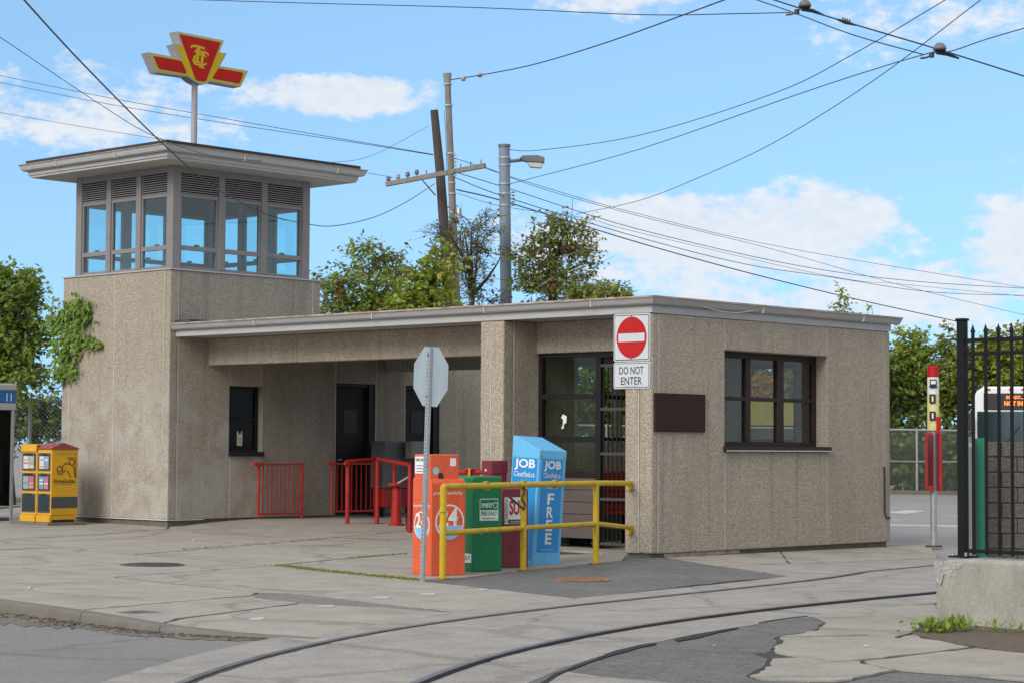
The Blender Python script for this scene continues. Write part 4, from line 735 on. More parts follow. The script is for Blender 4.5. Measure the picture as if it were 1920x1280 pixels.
# ================================================================== NEWSPAPER BOXES
def frame_at(px, py, yaw, tilt=0):
    p = ong(px, py); xa = Vector((math.cos(yaw), math.sin(yaw), 0)); ya = Vector((-math.sin(yaw), math.cos(yaw), 0)); za = Vector((0, 0, 1))
    if tilt: rm = Matrix.Rotation(tilt, 3, CF); xa, ya, za = rm @ xa, rm @ ya, rm @ za
    return p, xa, ya, za
class LB:                         # local frame: origin at the nearest bottom corner, x along the right-hand face, y away along the left-hand face
    def __init__(s, fr): s.o, s.x, s.y, s.z = fr
    def p(s, x, y, z): return s.o + s.x * x + s.y * y + s.z * z
    def box(s, name, m, parent, x0, x1, y0, y1, z0, z1, bev=0): return MB().obox(s.p((x0 + x1) / 2, (y0 + y1) / 2, (z0 + z1) / 2), s.x, s.y, s.z, (x1 - x0) / 2, (y1 - y0) / 2, (z1 - z0) / 2).build(name, m, parent, bev)
    def prof(s, name, m, parent, pts, x0, x1, bev=0): return MB().prism([s.p(x0, y, z) for y, z in pts], s.x * (x1 - x0)).build(name, m, parent, bev)   # side profile in (y,z)
    def rt(s, name, st, m, parent, x, z, h, bold=.01, width=None, e=.002): return text(name, st, m, parent, s.p(x, -e, z), s.x, s.z, h, bold, width=width, thick=.0015)
    def lt(s, name, st, m, parent, y, z, h, bold=.01, width=None, e=.002): return text(name, st, m, parent, s.p(-e, y, z), -s.y, s.z, h, bold, width=width, thick=.0015)
    def rdisc(s, name, m, parent, x, z, r, e, half=False, sy=1):
        a = np.linspace(3.1416 if half else 0, 6.2832, 30); return MB().add([s.p(x + r * math.cos(k), -e, z + r * sy * math.sin(k)) for k in a], [tuple(range(30))]).build(name, m, parent)
    def ldisc(s, name, m, parent, y, z, r, e, half=False):
        a = np.linspace(3.1416 if half else 0, 6.2832, 30); return MB().add([s.p(-e, y - r * math.cos(k), z + r * math.sin(k)) for k in a], [tuple(range(30))]).build(name, m, parent)
def orange_box():
    L = LB(frame_at(808, 1079.5, rad(-11))); t = thing('newspaper_box', L.o, 'orange newspaper box with white 24 hrs circles behind the sign post', 'newspaper box', 'newspaper boxes by the yellow railing')
    W, D = .44, .36
    body = L.prof('body', ORANGE, t, [(0, 0), (D, 0), (D, 1.03), (.06, 1.03), (.02, 1.015), (0, .98)], 0, W, .01)
    hood = L.box('hood', ORANGE, t, .015, W - .05, .05, D, .98, 1.285, .012)
    L.box('groove', CRIM, body, -.001, .0, .02, D - .01, .80, .803)
    wr = WHITE
    L.rt('lettering', 'yourfreedaily', wr, body, .21, .872, .048, .005, .38); L.lt('lettering', 'yourfreedaily', wr, body, D / 2, .735, .045, .005, .32)
    for k in (0, 1):
        if k == 0:
            L.rdisc('ring', wr, body, .235, .57, .185, .002); L.rdisc('ring_field', ORANGE, body, .235, .57, .168, .0035); L.rdisc('blue_wave', PALEB, body, .235, .53, .15, .0045, True); L.rt('numerals', '24', wr, body, .215, .62, .20, .03, .25, .006); L.rt('lettering', 'hrs', CRIM, body, .345, .60, .035, .01, .05, .008)
        else:
            L.ldisc('ring', wr, body, D / 2, .53, .15, .002); L.ldisc('ring_field', ORANGE, body, D / 2, .53, .135, .0035); L.ldisc('blue_wave', PALEB, body, D / 2, .50, .12, .0045, True); L.lt('numerals', '24', wr, body, D / 2 + .01, .58, .16, .03, .21, .006)
    s = L.box('white_sticker', WHITE, hood, .27, .345, .0475, .0495, 1.16, 1.245); L.rdisc('teal_sticker', mat('sticker_teal', (.25, .55, .55), .5), hood, .085, 1.11, .04, -.0485); L.rdisc('black_sticker', BLACK, hood, .15, 1.05, .035, -.0485, sy=1.2)
    k = L.box('paper_label', WHITE, hood, .0125, .0145, .10, .34, 1.08, 1.26); text('lettering', 'FIND DENTA', BLACK, k, L.p(.0115, .22, 1.225), -L.y, L.z, .03, .012, width=.2); 
    for j in range(3): L.box('print_line', GREYP, k, .0105, .0115, .14, .31, 1.10 + j * .03, 1.107 + j * .03)
orange_box()
def green_box():
    L = LB(frame_at(887, 1072, rad(-8))); t = thing('newspaper_box', L.o, 'green newspaper box with metro label beside the orange box', 'newspaper box', 'newspaper boxes by the yellow railing')
    W, D = .40, .40
    body = MB().prism([L.p(x, 0, z) for x, z in ((0, 0), (W, 0), (W, 1.045), (.03, 1.045), (0, 1.03))], L.y * .0 + L.y * D).build('body', GREEN, t, .014)
    L.prof('sloped_hood', GREEN, t, [(.02, 1.0), (D + .12, .93), (D + .12, .6), (D, .6), (.02, .95)], -.004, W * .5, .01)
    k = L.box('label', WHITE, body, .085, .345, -.003, -.001, .56, .80); L.box('label_green', GREEN, k, .093, .337, -.0045, -.0032, .675, .792); L.rt('lettering', 'metr', WHITE, k, .185, .732, .06, .012, .155, .006); L.rdisc('globe', WHITE, k, .30, .728, .034, .0065); L.rdisc('globe_field', GREEN, k, .30, .728, .026, .0075)
    L.rt('lettering', 'FREE DAILY', GREEN, k, .215, .640, .045, .012, .225, .005); L.rt('lettering', 'www.metronews.ca', GREEN, k, .215, .585, .018, .004, .2, .005)
    for i, ch in enumerate('metro'):
        if ch == 'o': L.ldisc('globe', WHITE, body, .30, .31, .06, .003); L.ldisc('globe_field', GREEN, body, .30, .31, .046, .004)
        else: L.lt('lettering', ch, WHITE, body, .30, .76 - i * .12, .085, .015, None, .003)
    k = L.box('label', WHITE, body, -.004, -.002, .03, .24, .10, .20); L.lt('lettering', 'DAILY', GREEN, k, .135, .155, .045, .01, .17, .006)
    for x, z in ((.14, .97), (.27, .965), (.10, .42)): MB().tube([L.p(x, .0, z), L.p(x, -.008, z)], .012, 8).build('rivet', ALU, body)
green_box()
def maroon_boxes():
    L = LB(frame_at(958, 1064, rad(-4))); t = thing('newspaper_box', L.o, 'low maroon newspaper box with SUN label behind the middle railing post', 'newspaper box', 'newspaper boxes by the yellow railing')
    W, D = .40, .38; body = L.box('body', MAROON, t, -.13, W - .13, 0, D, 0, .90, .012); L.box('white_lid', WHITE, t, -.10, W - .16, .04, D - .04, .901, .93, .005)
    k = L.box('label', WHITE, body, -.105, .235, -.004, -.001, .50, .80); L.box('label_red', WHITE, k, -.05, .23, -.0055, -.0042, .55, .795); L.rt('lettering', 'SUN', CRIM, k, .095, .685, .17, .03, .26, .007); L.box('black_band', BLACK, k, -.05, .232, -.0055, -.0042, .505, .548)
    text('lettering', 'TORONTO', BLACK, k, L.p(-.078, -.006, .65), L.z, -L.x, .038, .012, width=.27); L.rt('lettering', 'torontosun.com', WHITE, k, .09, .526, .022, .004, .22, .007)
    L.rdisc('lock', BLACK, body, -.02, .20, .015, .003)
    L = LB(frame_at(921, 1055, rad(-12))); t = thing('newspaper_box', L.o, 'taller maroon newspaper box rising behind the green box', 'newspaper box', 'newspaper boxes by the yellow railing')
    body = L.box('body', MAROON, t, 0, .22, 0, .20, 0, 1.18, .01); L.box('hood', MAROON, body, -.006, .226, -.006, .206, 1.05, 1.205, .008); L.box('white_button', WHITE, body, -.012, -.0065, .10, .125, 1.08, 1.105)
maroon_boxes()
def job_box():
    L = LB(frame_at(999, 1058.5, rad(0), rad(3.3))); t = thing('newspaper_box', L.o, 'tall light blue newspaper box leaning, with JOB and FREE lettering', 'newspaper box', 'newspaper boxes by the yellow railing')
    W, D, Hh = .47, .43, 1.30
    body = L.prof('body', SKYB, t, [(0, 0), (D, 0), (D, Hh + .10), (0, Hh + .02)], 0, W, .006); L.prof('lid', SKYB, t, [(-.004, 1.245), (D + .004, 1.245), (D + .004, Hh + .19), (D - .02, Hh + .195), (-.004, Hh + .045)], -.004, W + .004, .006)
    L.box('label', MIDB, body, .05, .42, -.003, -.001, .15, 1.238); L.box('label', MIDB, body, -.003, -.001, .03, .41, .05, 1.238)
    L.rt('lettering', 'JOB', WHITE, body, .235, 1.16, .125, .03, .30, .0045); L.rt('lettering', 'Classified.ca', WHITE, body, .235, 1.052, .058, .008, .30, .0045); L.rt('lettering', 'find a job', WHITE, body, .235, .905, .035, .006, .20, .0045)
    L.lt('lettering', 'JOB', WHITE, body, .22, 1.16, .135, .03, .33, .0045); L.lt('lettering', 'Classified.ca', WHITE, body, .22, 1.05, .062, .008, .33, .0045); L.lt('lettering', 'find a job', WHITE, body, .22, .915, .035, .006, .24, .0045)
    for i, ch in enumerate('FREE'): L.rt('lettering', ch, WHITE, body, .235, .775 - i * .155, .132, .025, .115, .0045)
    L.rt('lettering', 'www.jobclassified.ca', WHITE, body, .235, .18, .018, .003, .22, .0045)
    for x, z in ((.03, 1.27), (.44, 1.27)): MB().tube([L.p(x, 0, z), L.p(x, -.01, z)], .007, 6).build('rivet', STEEL, body)
job_box()
# ------------------------------------------------------------------ yellow railing
def railing():
    P = [ong(830, 1085), ong(981, 1069), ong(1117, 1056)]; E = Vector((-.03, .325, .0)); z1, z2 = .955, .475
    t = thing('yellow_railing', P[0], 'yellow pipe railing running from the newspaper boxes to the corner column', 'railing')
    tops = [p + Vector((0, 0, z1)) for p in P]; e1 = Vector((E.x, E.y, onx(1183, 905, -.03).z)); e2 = Vector((E.x, E.y, onx(1183, 988, -.03).z))
    tb('top_rail', YEL, t, tops + [e1], .033, 12); tb('middle_rail', YEL, t, [p + Vector((0, 0, z2)) for p in P] + [e2], .029, 12)
    for p in P: tb('post', YEL, t, [p, p + Vector((0, 0, z1 + .004))], .036, 12); MB().tube([p, p + Vector((0, 0, .012))], .075, 12).build('foot_plate', RUSTY, t)
    for e in (e1, e2): bx('wall_bracket', YEL, t, e.x - .03, e.x + .028, e.y - .03, e.y + .03, e.z - .085, e.z + .03, .008)
    for i, f, zz in ((0, .52, 0), (0, 1.0, 0), (1, .42, 0)):
        a = tops[i].lerp((tops + [e1])[i + 1], f); pts = [a + Vector((.045 * math.cos(k), .02 * math.sin(k * .5), .045 * math.sin(k))) for k in np.linspace(0, 12.5, 26)]; tb('rope_tie', mat('yellow_rope', (.45, .32, .03), .8) if (i, f) == (0, .52) else bpy.data.materials['yellow_rope'], t, pts, .008, 5)
    a = P[0] + Vector((0, 0, .68)); tb('rope_tie', bpy.data.materials['yellow_rope'], t, [a + Vector((.042 * math.cos(k), .042 * math.sin(k), .004 * k)) for k in np.linspace(0, 7, 16)], .007, 5)
    a = tops[1]; pts = [a + Vector((-.05 + .03 * math.sin(k * 1.3), -.045, -.02 - .035 * k)) for k in range(8)] + [a + Vector((-.05 - .05 * k, -.05, -.27 + .03 * k)) for k in range(6)]; tb('chain', STEEL, t, pts, .014, 5)
railing()
# ------------------------------------------------------------------ stop sign seen from behind
def stop_sign():
    b = ong(790, 1090); top = dep(804, 650, (b - CC).dot(CF)); t = thing('stop_sign', b, 'octagonal road sign seen from behind on a leaning perforated post', 'sign')
    ax = (top - b).normalized(); ta = Vector((-.168, -.986, 0)); ta = (ta - ax * ta.dot(ax)).normalized(); nr = ta.cross(ax).normalized()
    if nr.dot(CF) < 0: nr = -nr          # away from the camera
    w, d = .026, .030
    L = (top - b).length
    po = MB(); po.obox(b + ax * (L / 2), ta, nr, ax, w, .002, L / 2); po.obox(b + ax * (L / 2) + ta * w + nr * (d / 2), nr, ta, ax, d / 2, .002, L / 2); po.obox(b + ax * (L / 2) - ta * w + nr * (d / 2), nr, ta, ax, d / 2, .002, L / 2)
    po = po.build('post', ALU, t); h = MB(); n = int(L / .0254 / 1.6)
    for k in range(n):
        c = b + ax * (.04 + k * (L - .06) / n) - nr * .0035; pts = [c + (ta * math.cos(a) + ax * math.sin(a)) * .0075 for a in np.linspace(0, 6.283, 7)[:-1]]; h.add(pts, [tuple(range(6))])
        c = b + ax * (.05 + k * (L - .06) / n) - ta * (w + .0035) + nr * .015; pts = [c + (nr * math.cos(a) + ax * math.sin(a)) * .0075 for a in np.linspace(0, 6.283, 7)[:-1]]; h.add(pts, [tuple(range(6))])
    tag(h.build('punched_holes', BLACK, po), kind='stuff')
    c = b + ax * (L - .30) + nr * .034; oc = [c + (ta * math.cos(rad(22.5 + 45 * k)) + ax * math.sin(rad(22.5 + 45 * k))) * .325 for k in range(8)]
    pl = MB().prism(oc, nr * .003).build('plate_back', SIGNBACK, t); MB().prism([q + nr * .0035 for q in oc], nr * .001).build('red_face', CRIM, pl)
    for z in (.08, .5): MB().tube([b + ax * (L - z) - nr * .012, b + ax * (L - z) + nr * .03], .009, 6).build('bolt', STEEL, t)
stop_sign()
# ------------------------------------------------------------------ yellow home guide boxes and phone booth at the left
def home_boxes():
    L = LB(frame_at(95, 984.5, 0))
    t = thing('concrete_pad', L.o, 'thin concrete pad under the yellow magazine boxes', 'pad'); L.box('pad_slab', CURB, t, -.12, .62, -.08, .95, -.02, .045, .008)
    def unit(y0, dep_, h, label, roof):
        t = thing('magazine_box', L.p(0, y0, .045), label, 'magazine box', 'yellow magazine boxes by the tower'); W = .50 if roof else .46
        body = L.box('body', HGY, t, 0, W, y0, y0 + dep_, .16, h, .006); L.box('foot', HGY, t, -.03, W - .02, y0 + .005, y0 + dep_ - .005, .046, .158, .01)
        for i, (a, b) in enumerate(((.20, .50), (.54, .82), (.86, 1.14))):
            w = L.box('display_window', GREYP, body, -.012, -.001, y0 + .03, y0 + dep_ - .03, a, b); L.box('glass_pane', BUSG if i else BUSG, w, -.016, -.0125, y0 + .05, y0 + dep_ - .05, a + .02, b - .03); L.box('pull_handle', BLACK, w, -.03, -.0125, y0 + .12, y0 + dep_ - .12, b - .02, b - .005)
            if i:
                cols = [(.6, .6, .58), (.5, .12, .18), (.25, .35, .45), (.1, .3, .42), (.45, .38, .2)]; rnd = random.Random(i * 3 + roof)
                for j in range(2):
                    yy = y0 + .06 + j * (dep_ - .12) / 2; mg = L.box('magazine', mat('cover', rnd.choice(cols), .5), w, -.0185, -.0165, yy, yy + (dep_ - .14) / 2, a + .03, b - .05)
                    for q in range(3): L.box('cover_print', mat('print', rnd.choice(cols), .5), mg, -.020, -.0187, yy + .01, yy + (dep_ - .17) / 2, a + .05 + q * .055, a + .075 + q * .055)
        if roof:
            MB().prism([L.p(-.02, y0 - .015, h), L.p(W + .01, y0 - .015, h), L.p(W + .01, y0 - .015, h + .02), L.p(W * .42, y0 - .015, h + .105), L.p(-.02, y0 - .015, h + .02)], L.y * (dep_ + .03)).build('roof', HGR, t, .004)
            L2_ = LB((L.p(0, y0, 0), L.x, L.y, L.z)); L2_.box('grey_band', GREYP, body, .002, W - .002, -.003, -.0005, .27, .45)
            L2_.rt('lettering', 'HomeGuides.', BLACK, body, .25, .70, .07, .012, .42, .003); L2_.rt('lettering', 'Your Home Search Experts', BLACK, body, .22, .645, .022, .002, .34, .003); L2_.rt('lettering', 'HOMEGUIDES.COM', RUST, body, .25, 1.13, .03, .004, .42, .003)
            L2_.box('kick_opening', BLACK, t, .02, W - .06, .002, .004, .05, .09)
            # line emblem: a bent figure carrying a small house
            def st(P, w=.008):
                pts = [L2_.p(x, -.004, z) for x, z in P]; v = []; 
                for i, a in enumerate(pts):
                    d = (pts[min(i + 1, len(pts) - 1)] - pts[max(i - 1, 0)]).normalized(); nn = d.cross(L2_.y).normalized() * w; v += [a + nn, a - nn]
                MB().add(v, [(2 * i, 2 * i + 1, 2 * i + 3, 2 * i + 2) for i in range(len(pts) - 1)]).build('emblem_line', BLACK, body)
            st([(.38 + .05 * math.cos(k), 1.0 + .05 * math.sin(k)) for k in np.linspace(0, 6.28, 14)]); st([(.33, .97), (.26, .98), (.21, .94), (.19, .88), (.23, .84), (.27, .88)]); st([(.41, .94), (.43, .86), (.44, .76)]); st([(.30, .86), (.34, .80), (.36, .75)]); st([(.10, .90), (.15, .94), (.20, .89), (.19, .80), (.12, .81), (.10, .90)]); st([(.13, .85), (.16, .86), (.16, .82)], .006); st([(.28, 1.06), (.45, 1.08), (.46, .74)], .006)
        else: L.box('header', HGY, body, -.02, W, y0, y0 + dep_, h - .10, h + .02, .006)
    unit(0, .38, 1.20, 'yellow magazine box with dull red gable roof and house emblem beside the tower', 1); unit(.40, .42, 1.26, 'flat-topped yellow magazine box, farther of the pair by the phone booth', 0)
home_boxes()
def booth():
    o = ong(24, 976); x, y = o.x, o.y; t = thing('phone_booth', o, 'aluminium phone booth with blue header cut by the left picture edge', 'phone booth'); z = o.z; w = .9
    for a, b in ((0, 0), (w, 0), (0, w), (w, w)): bx('corner_post', ALU, t, x - a - .04 if a else x - .05, x - a + .01 if a else x, y + b, y + b + .05, z, z + 1.95, .004)
    bx('header', mat('booth_blue', (.012, .12, .40), .35), t, x - w - .05, x + .012, y - .012, y + w + .06, z + 1.94, z + 2.14, .01); bx('white_mark', WHITE, t, x - .09, x - .075, y - .016, y - .013, z + 1.97, z + 2.1); bx('white_mark', WHITE, t, x - .17, x - .155, y - .016, y - .013, z + 1.97, z + 2.1); bx('roof', GUTTER, t, x - w - .07, x + .03, y - .03, y + w + .08, z + 2.141, z + 2.26, .03); bx('lower_header', GUTTER, t, x - w - .05, x + .012, y - .01, y + w + .06, z + 1.83, z + 1.938)
    for a in (0, 1): bx('glass_panel', GLD, t, x - w + .02 if a else x - .03, x - .06 if a else x - .024, y + .06 if not a else y + .02, y + w - .02 if not a else y + .026, z + .25, z + 1.82)
    bx('phone_unit', BLACK, t, x - .6, x - .3, y + w - .1, y + w + .02, z + .9, z + 1.5, .01); bx('back_panel', GREYP, t, x - w, x - .05, y + w + .02, y + w + .04, z + .2, z + 1.82); bx('base', GREYP, t, x - w - .03, x - .01, y + .03, y + w, z - .02, z + .06)
booth()
# ------------------------------------------------------------------ bus stop pole
def stop_pole():
    b = ong(1751, 1025); t = thing('bus_stop_pole', b, 'bus stop pole with red cap, bus symbol and red timetable case', 'bus stop'); a = Vector((CR.x, CR.y, 0)).normalized(); f = Vector((CF.x, CF.y, 0)).normalized()
    tb('pole', ALU, t, [b, b + Vector((0, 0, 2.0))], .05, 12); MB().tube([b, b + Vector((0, 0, .03))], .12, 12).build('foot_plate', STEEL, t)
    D = (b - CC).dot(CF)
    def zat(py): return dep(1746, py, D).z
    def band(n, m, y0, y1, r=.085): return MB().tube([(b.x, b.y, zat(y1)), (b.x, b.y, zat(y0))], r, 18).build(n, m, t, smooth=True)
    band('red_cap', CRIM, 685, 706); wb = band('white_band', WHITE, 706.2, 737); band('yellow_band', mat('pale_yellow', (.70, .62, .25), .5), 737.2, 806, .087)
    ax = -f
    def pic(x, z, hw, hh, m, nm, e=.1): c = Vector((b.x, b.y, z)) + a * x - f * e; MB().obox(c, a, f, Vector((0, 0, 1)), hw, .003, hh).build(nm, m, t)
    z = zat(718); pic(-.02, z, .05, .06, BLACK, 'bus_symbol'); pic(-.02, z + .015, .035, .025, WHITE, 'bus_symbol_window', .105); pic(-.02, z - .05, .06, .012, BLACK, 'bus_symbol_bumper', .102)
    for py in (747, 779): pic(-.03, zat(py), .045, .065, BLACK, 'route_number_panel'); pic(-.03, zat(py), .012, .04, WHITE, 'route_number', .105)
    pic(.055, zat(796), .03, .12, CRIM, 'red_flash', .092)
    for s in (-1, 1): c = Vector((b.x, b.y, zat(865))) + a * (-.07 if s < 0 else .082); MB().obox(c - f * .03, a, f, Vector((0, 0, 1)), .047 if s < 0 else .02, .09, .42).build('timetable_case', RED, t, .008)
    c = Vector((b.x, b.y, zat(862))) - a * .07; MB().obox(c - f * .125, a, f, Vector((0, 0, 1)), .034, .003, .36).build('timetable_glass', mat('case_glass', (.10, .02, .025), .15), t)
stop_pole()
# ================================================================== RIGHT FOREGROUND: wall and picket fence
def fg():
    X = -5.19; y0 = -7.27; y1 = -14; z1 = .43
    t = thing('low_concrete_wall', (X, y0, g(X, y0)), 'low grey concrete wall with chipped end carrying the picket fence', 'wall')
    rnd = random.Random(2); ov = [(X, y0 - .14, z1), (X + .05, y0 - .03, z1 - .05), (X + .32, y0, z1 - .02), (X + .32, y0 - .3, z1)]
    b = MB(); ys = [y0, y0 - .12, y0 - .32, y0 - 1, y0 - 2, y1]; zt = [z1 - .07, z1 - .015, z1, z1, z1, z1]
    v = []
    for y, z in zip(ys, zt): gz = g(X, y) - .1; v += [(X + (0.05 if y == y0 else 0), y, gz), (X + (.03 if y == y0 else .0), y, z - .03), (X + .03, y, z), (X + .32, y, z), (X + .32, y, gz)]
    f = [(i * 5 + k, i * 5 + (k + 1) % 5, (i + 1) * 5 + (k + 1) % 5, (i + 1) * 5 + k) for i in range(len(ys) - 1) for k in range(5)] + [(0, 1, 2, 3, 4), tuple(len(v) - 5 + k for k in range(5))]
    b.add(v, f).build('wall_body', FGWALL, t, .008)
    cp = [(0.015, .0), (.0, -.16), (-.05, -.2), (-.08, -.1), (-.14, -.13), (-.17, -.06), (-.24, -.05), (-.27, .0)]
    MB().prism([(X - .004, y0 - .02 + a, z1 - .034 + b_) for a, b_ in cp], (.003, 0, 0)).build('chipped_corner', mat('chip', (.36, .345, .31), .95, var=.35, vscale=40, bump=1, bscale=50), t)
    fe = thing('picket_fence', (X + .16, y0 - .3, z1), 'black steel picket fence with spear tips on the low concrete wall', 'fence'); xf = X + .14; zb = z1 + .05; zt_ = 2.37
    py = onx(1805, 800, xf).y; w = .035
    bx('post', FENCE, fe, xf - w, xf + w, py - w, py + w, z1, 2.41, .004); bx('post_cap', FENCE, fe, xf - w - .008, xf + w + .008, py - w - .008, py + w + .008, 2.41, 2.43, .003); bx('base_plate', FENCE, fe, xf - .09, xf + .09, py - .09, py + .09, z1 + .001, z1 + .016)
    for s in (-1, 1): MB().tube([(xf - .06, py + s * .06, z1 + .016), (xf - .06, py + s * .06, z1 + .045)], .012, 6).build('anchor_bolt', ALU, fe)
    ye = py - 3.2
    for z in (onx(1850, 637, xf).z, onx(1850, 662, xf).z, onx(1850, 1033, xf).z): bx('rail', FENCE, fe, xf - .018, xf + .018, ye, py - w, z - .016, z + .016)
    sp = py - onx(1825, 800, xf).y
    d = onx(1825, 800, xf).y - onx(1849, 800, xf).y
    for k in range(22):
        y = py - sp - k * d
        if y < ye: break
        MB().box(xf - .011, xf + .011, y - .011, y + .011, onx(1850, 1033, xf).z - .03, zt_ - .06).build('picket', FENCE, fe)
        MB().add([(xf - .017, y - .017, zt_ - .06), (xf + .017, y - .017, zt_ - .06), (xf + .017, y + .017, zt_ - .06), (xf - .017, y + .017, zt_ - .06), (xf, y, zt_ + .01)], [(0, 1, 2, 3), (0, 1, 4), (1, 2, 4), (2, 3, 4), (3, 0, 4)]).build('spear_tip', FENCE, fe)
    # weeds at the foot of the wall
    for i, (px, py_, n, sz) in enumerate(((1745, 1184, 46, .075), (1785, 1182, 40, .085), (1865, 1184, 34, .07), (1912, 1186, 26, .06))):
        c = ong(px, py_); w_ = thing('weed', c, ['leafy green weed left of the low wall corner', 'bushy broad-leaved weed at the corner of the low wall', 'grassy weed at the foot of the low wall', 'small weed at the right picture edge below the low wall'][i], 'weed', 'weeds along the low wall'); b = MB(); r2_ = random.Random(i)
        for _ in range(n * 2):
            a = r2_.uniform(0, 6.3); e = r2_.uniform(.15, 1.2); q = c + Vector((r2_.gauss(0, .09), r2_.gauss(0, .09), r2_.uniform(.0, .07))); L = sz * r2_.uniform(.5, 1.2); d_ = Vector((math.cos(a) * math.cos(e), math.sin(a) * math.cos(e), math.sin(e))); s_ = Vector((-math.sin(a), math.cos(a), 0)) * L * (.3 if i < 2 else .1)
            b.add([q, q + d_ * L * .5 + s_, q + d_ * L, q + d_ * L * .5 - s_], [(0, 1, 2, 3)])
        tag(b.build('leaves', LG, w_), kind='stuff'); tb('stem', L1, w_, [c - Vector((0, 0, .02)), c + Vector((.01, 0, .06))], .008, 5)
fg()
# block wall, green upright and grey post behind the fence
def blockwall():
    D = 27.; a = dep(1850, 900, D); dirx = Vector((CR.x, CR.y, 0)).normalized(); nf = Vector((CF.x, CF.y, 0)).normalized(); zt = dep(1880, 827, D).z; zg = g(a.x, a.y)
    t = thing('block_wall', (a.x, a.y, zg), 'grey split-face block wall seen behind the picket fence', 'wall'); hrow = .197; n = int((zt - zg) / hrow) + 1
    bx_ = MB(); c0 = Vector((a.x, a.y, 0)) + dirx * 1.5 + nf * .16; bx_.obox(Vector((c0.x, c0.y, (zt + zg) / 2 - .02)), dirx, nf, Vector((0, 0, 1)), 1.48, .13, (zt - zg) / 2 - .02).build('wall_core', PLINTH, t)
    for r in range(n):
        z = zt - (r + .5) * hrow
        for k in range(8):
            L = .39; u = k * .4 + (.2 if r % 2 else 0) - .2; u0, u1 = max(0, u), min(3, u + L)
            if u1 - u0 < .06: continue
            c = Vector((a.x, a.y, z)) + dirx * ((u0 + u1) / 2) + nf * (.15 - random.uniform(0, .012)); MB().obox(c, dirx, nf, Vector((0, 0, 1)), (u1 - u0) / 2, .15, hrow / 2 - .006).build('block', BLOCK, t, .008)
    p = dep(1839, 900, 26.6); t = thing('green_upright', (p.x, p.y, g(p.x, p.y)), 'green steel upright between the grey post and the block wall', 'post'); MB().obox(Vector((p.x, p.y, (zt + g(p.x, p.y)) / 2)), dirx, nf, Vector((0, 0, 1)), .058, .06, (zt - g(p.x, p.y)) / 2 + .04).build('upright', TEAL, t, .004); MB().obox(Vector((p.x, p.y, g(p.x, p.y) + .01)), dirx, nf, Vector((0, 0, 1)), .09, .09, .01).build('foot_plate', STEEL, t)
    p = dep(1819, 900, 26.4); t = thing('grey_upright', (p.x, p.y, g(p.x, p.y)), 'grey steel upright just right of the black fence post', 'post'); MB().obox(Vector((p.x, p.y, (zt + g(p.x, p.y)) / 2)), dirx, nf, Vector((0, 0, 1)), .05, .05, (zt - g(p.x, p.y)) / 2 + .05).build('upright', mat('upright_grey', (.16, .16, .16), .5), t, .004); MB().tube([Vector((p.x, p.y, zt - .05)) - nf * .06 , Vector((p.x, p.y, zt - .05)) - nf * .05], .03, 8).build('bolt_head', ALU, t)
blockwall()
def bus():
    D = 52.; a = dep(1826, 780, D); n = ray(1840, 780); n.z = 0; n.normalize(); n = Matrix.Rotation(rad(-2.5), 3, 'Z') @ n; u = Vector((n.y, -n.x, 0)); zg = g(a.x, a.y); o = Vector((a.x, a.y, zg)); W, Hh, Ln = 2.55, dep(1880, 724, D).z - zg, 12.
    t = thing('city_bus', o, 'white city bus showing a NOT IN SERVICE display behind the fence', 'bus')
    prof = [(0, .35), (W, .35), (W, Hh - .35), (W - .06, Hh - .12), (W - .25, Hh), (.25, Hh), (.06, Hh - .12), (0, Hh - .35)]
    body = MB().prism([o + u * x + Vector((0, 0, z)) for x, z in prof], n * Ln).build('body', BUSW, t, .05)
    def bb(nm, m, x0, x1, y0, y1, z0, z1, par, bev=0): return MB().obox(o + u * ((x0 + x1) / 2) + n * ((y0 + y1) / 2) + Vector((0, 0, (z0 + z1) / 2)), u, n, Vector((0, 0, 1)), (x1 - x0) / 2, (y1 - y0) / 2, (z1 - z0) / 2).build(nm, m, par, bev)
    ds = bb('destination_display', BLACK, .24, W - .24, -.03, 0, Hh - .58, Hh - .17, body, .02); ws = bb('windscreen', BUSG, .08, W - .08, -.025, 0, Hh - 1.75, Hh - .62, body, .04); bb('windscreen_divider', BLACK, W / 2 - .03, W / 2 + .03, -.035, -.026, Hh - 1.75, Hh - .62, ws); tb('wiper', BLACK, ws, [o + u * .5 - n * .05 + Vector((0, 0, Hh - 1.7)), o + u * 1.1 - n * .05 + Vector((0, 0, Hh - 1.0))], .015, 5)
    text('lettering', 'SORRY...', LED, ds, o + u * .78 - n * .034 + Vector((0, 0, Hh - .27)), u, (0, 0, 1), .08, .02, 'LEFT', .42, .004); text('lettering', 'NOT IN SERVICE', LED, ds, o + u * .74 - n * .034 + Vector((0, 0, Hh - .42)), u, (0, 0, 1), .115, .02, 'LEFT', .95, .004)
    for x in (.35, .9, 1.2, 1.5, 2.1): bb('marker_light', BUSR, x - .05, x + .05, -.02, .02, Hh - .10, Hh - .05, body)
    for x in (.12, W - .42): bb('headlight', LENS, x, x + .3, -.02, .0, .7, .9, body); 
    for k in range(5): bb('side_window', BUSG, -.01, 0, 1.2 + k * 2, 2.9 + k * 2, 1.4, 2.4, body)
    for x in (-.02, W - .25):
        for y in (2.6, 9): c = o + u * (x + .13) + n * y + Vector((0, 0, .48)); w_ = MB().tube([c - u * .14, c + u * .14], .48, 18).build('wheel', TYRE, t); MB().tube([c - u * .15, c + u * .15], .25, 12).build('rim', ALU, w_)
    for s in (-.18, W + .02): bb('mirror', BLACK, s, s + .16, -.3, -.22, Hh - 1.1, Hh - .65, t, .02)
bus()
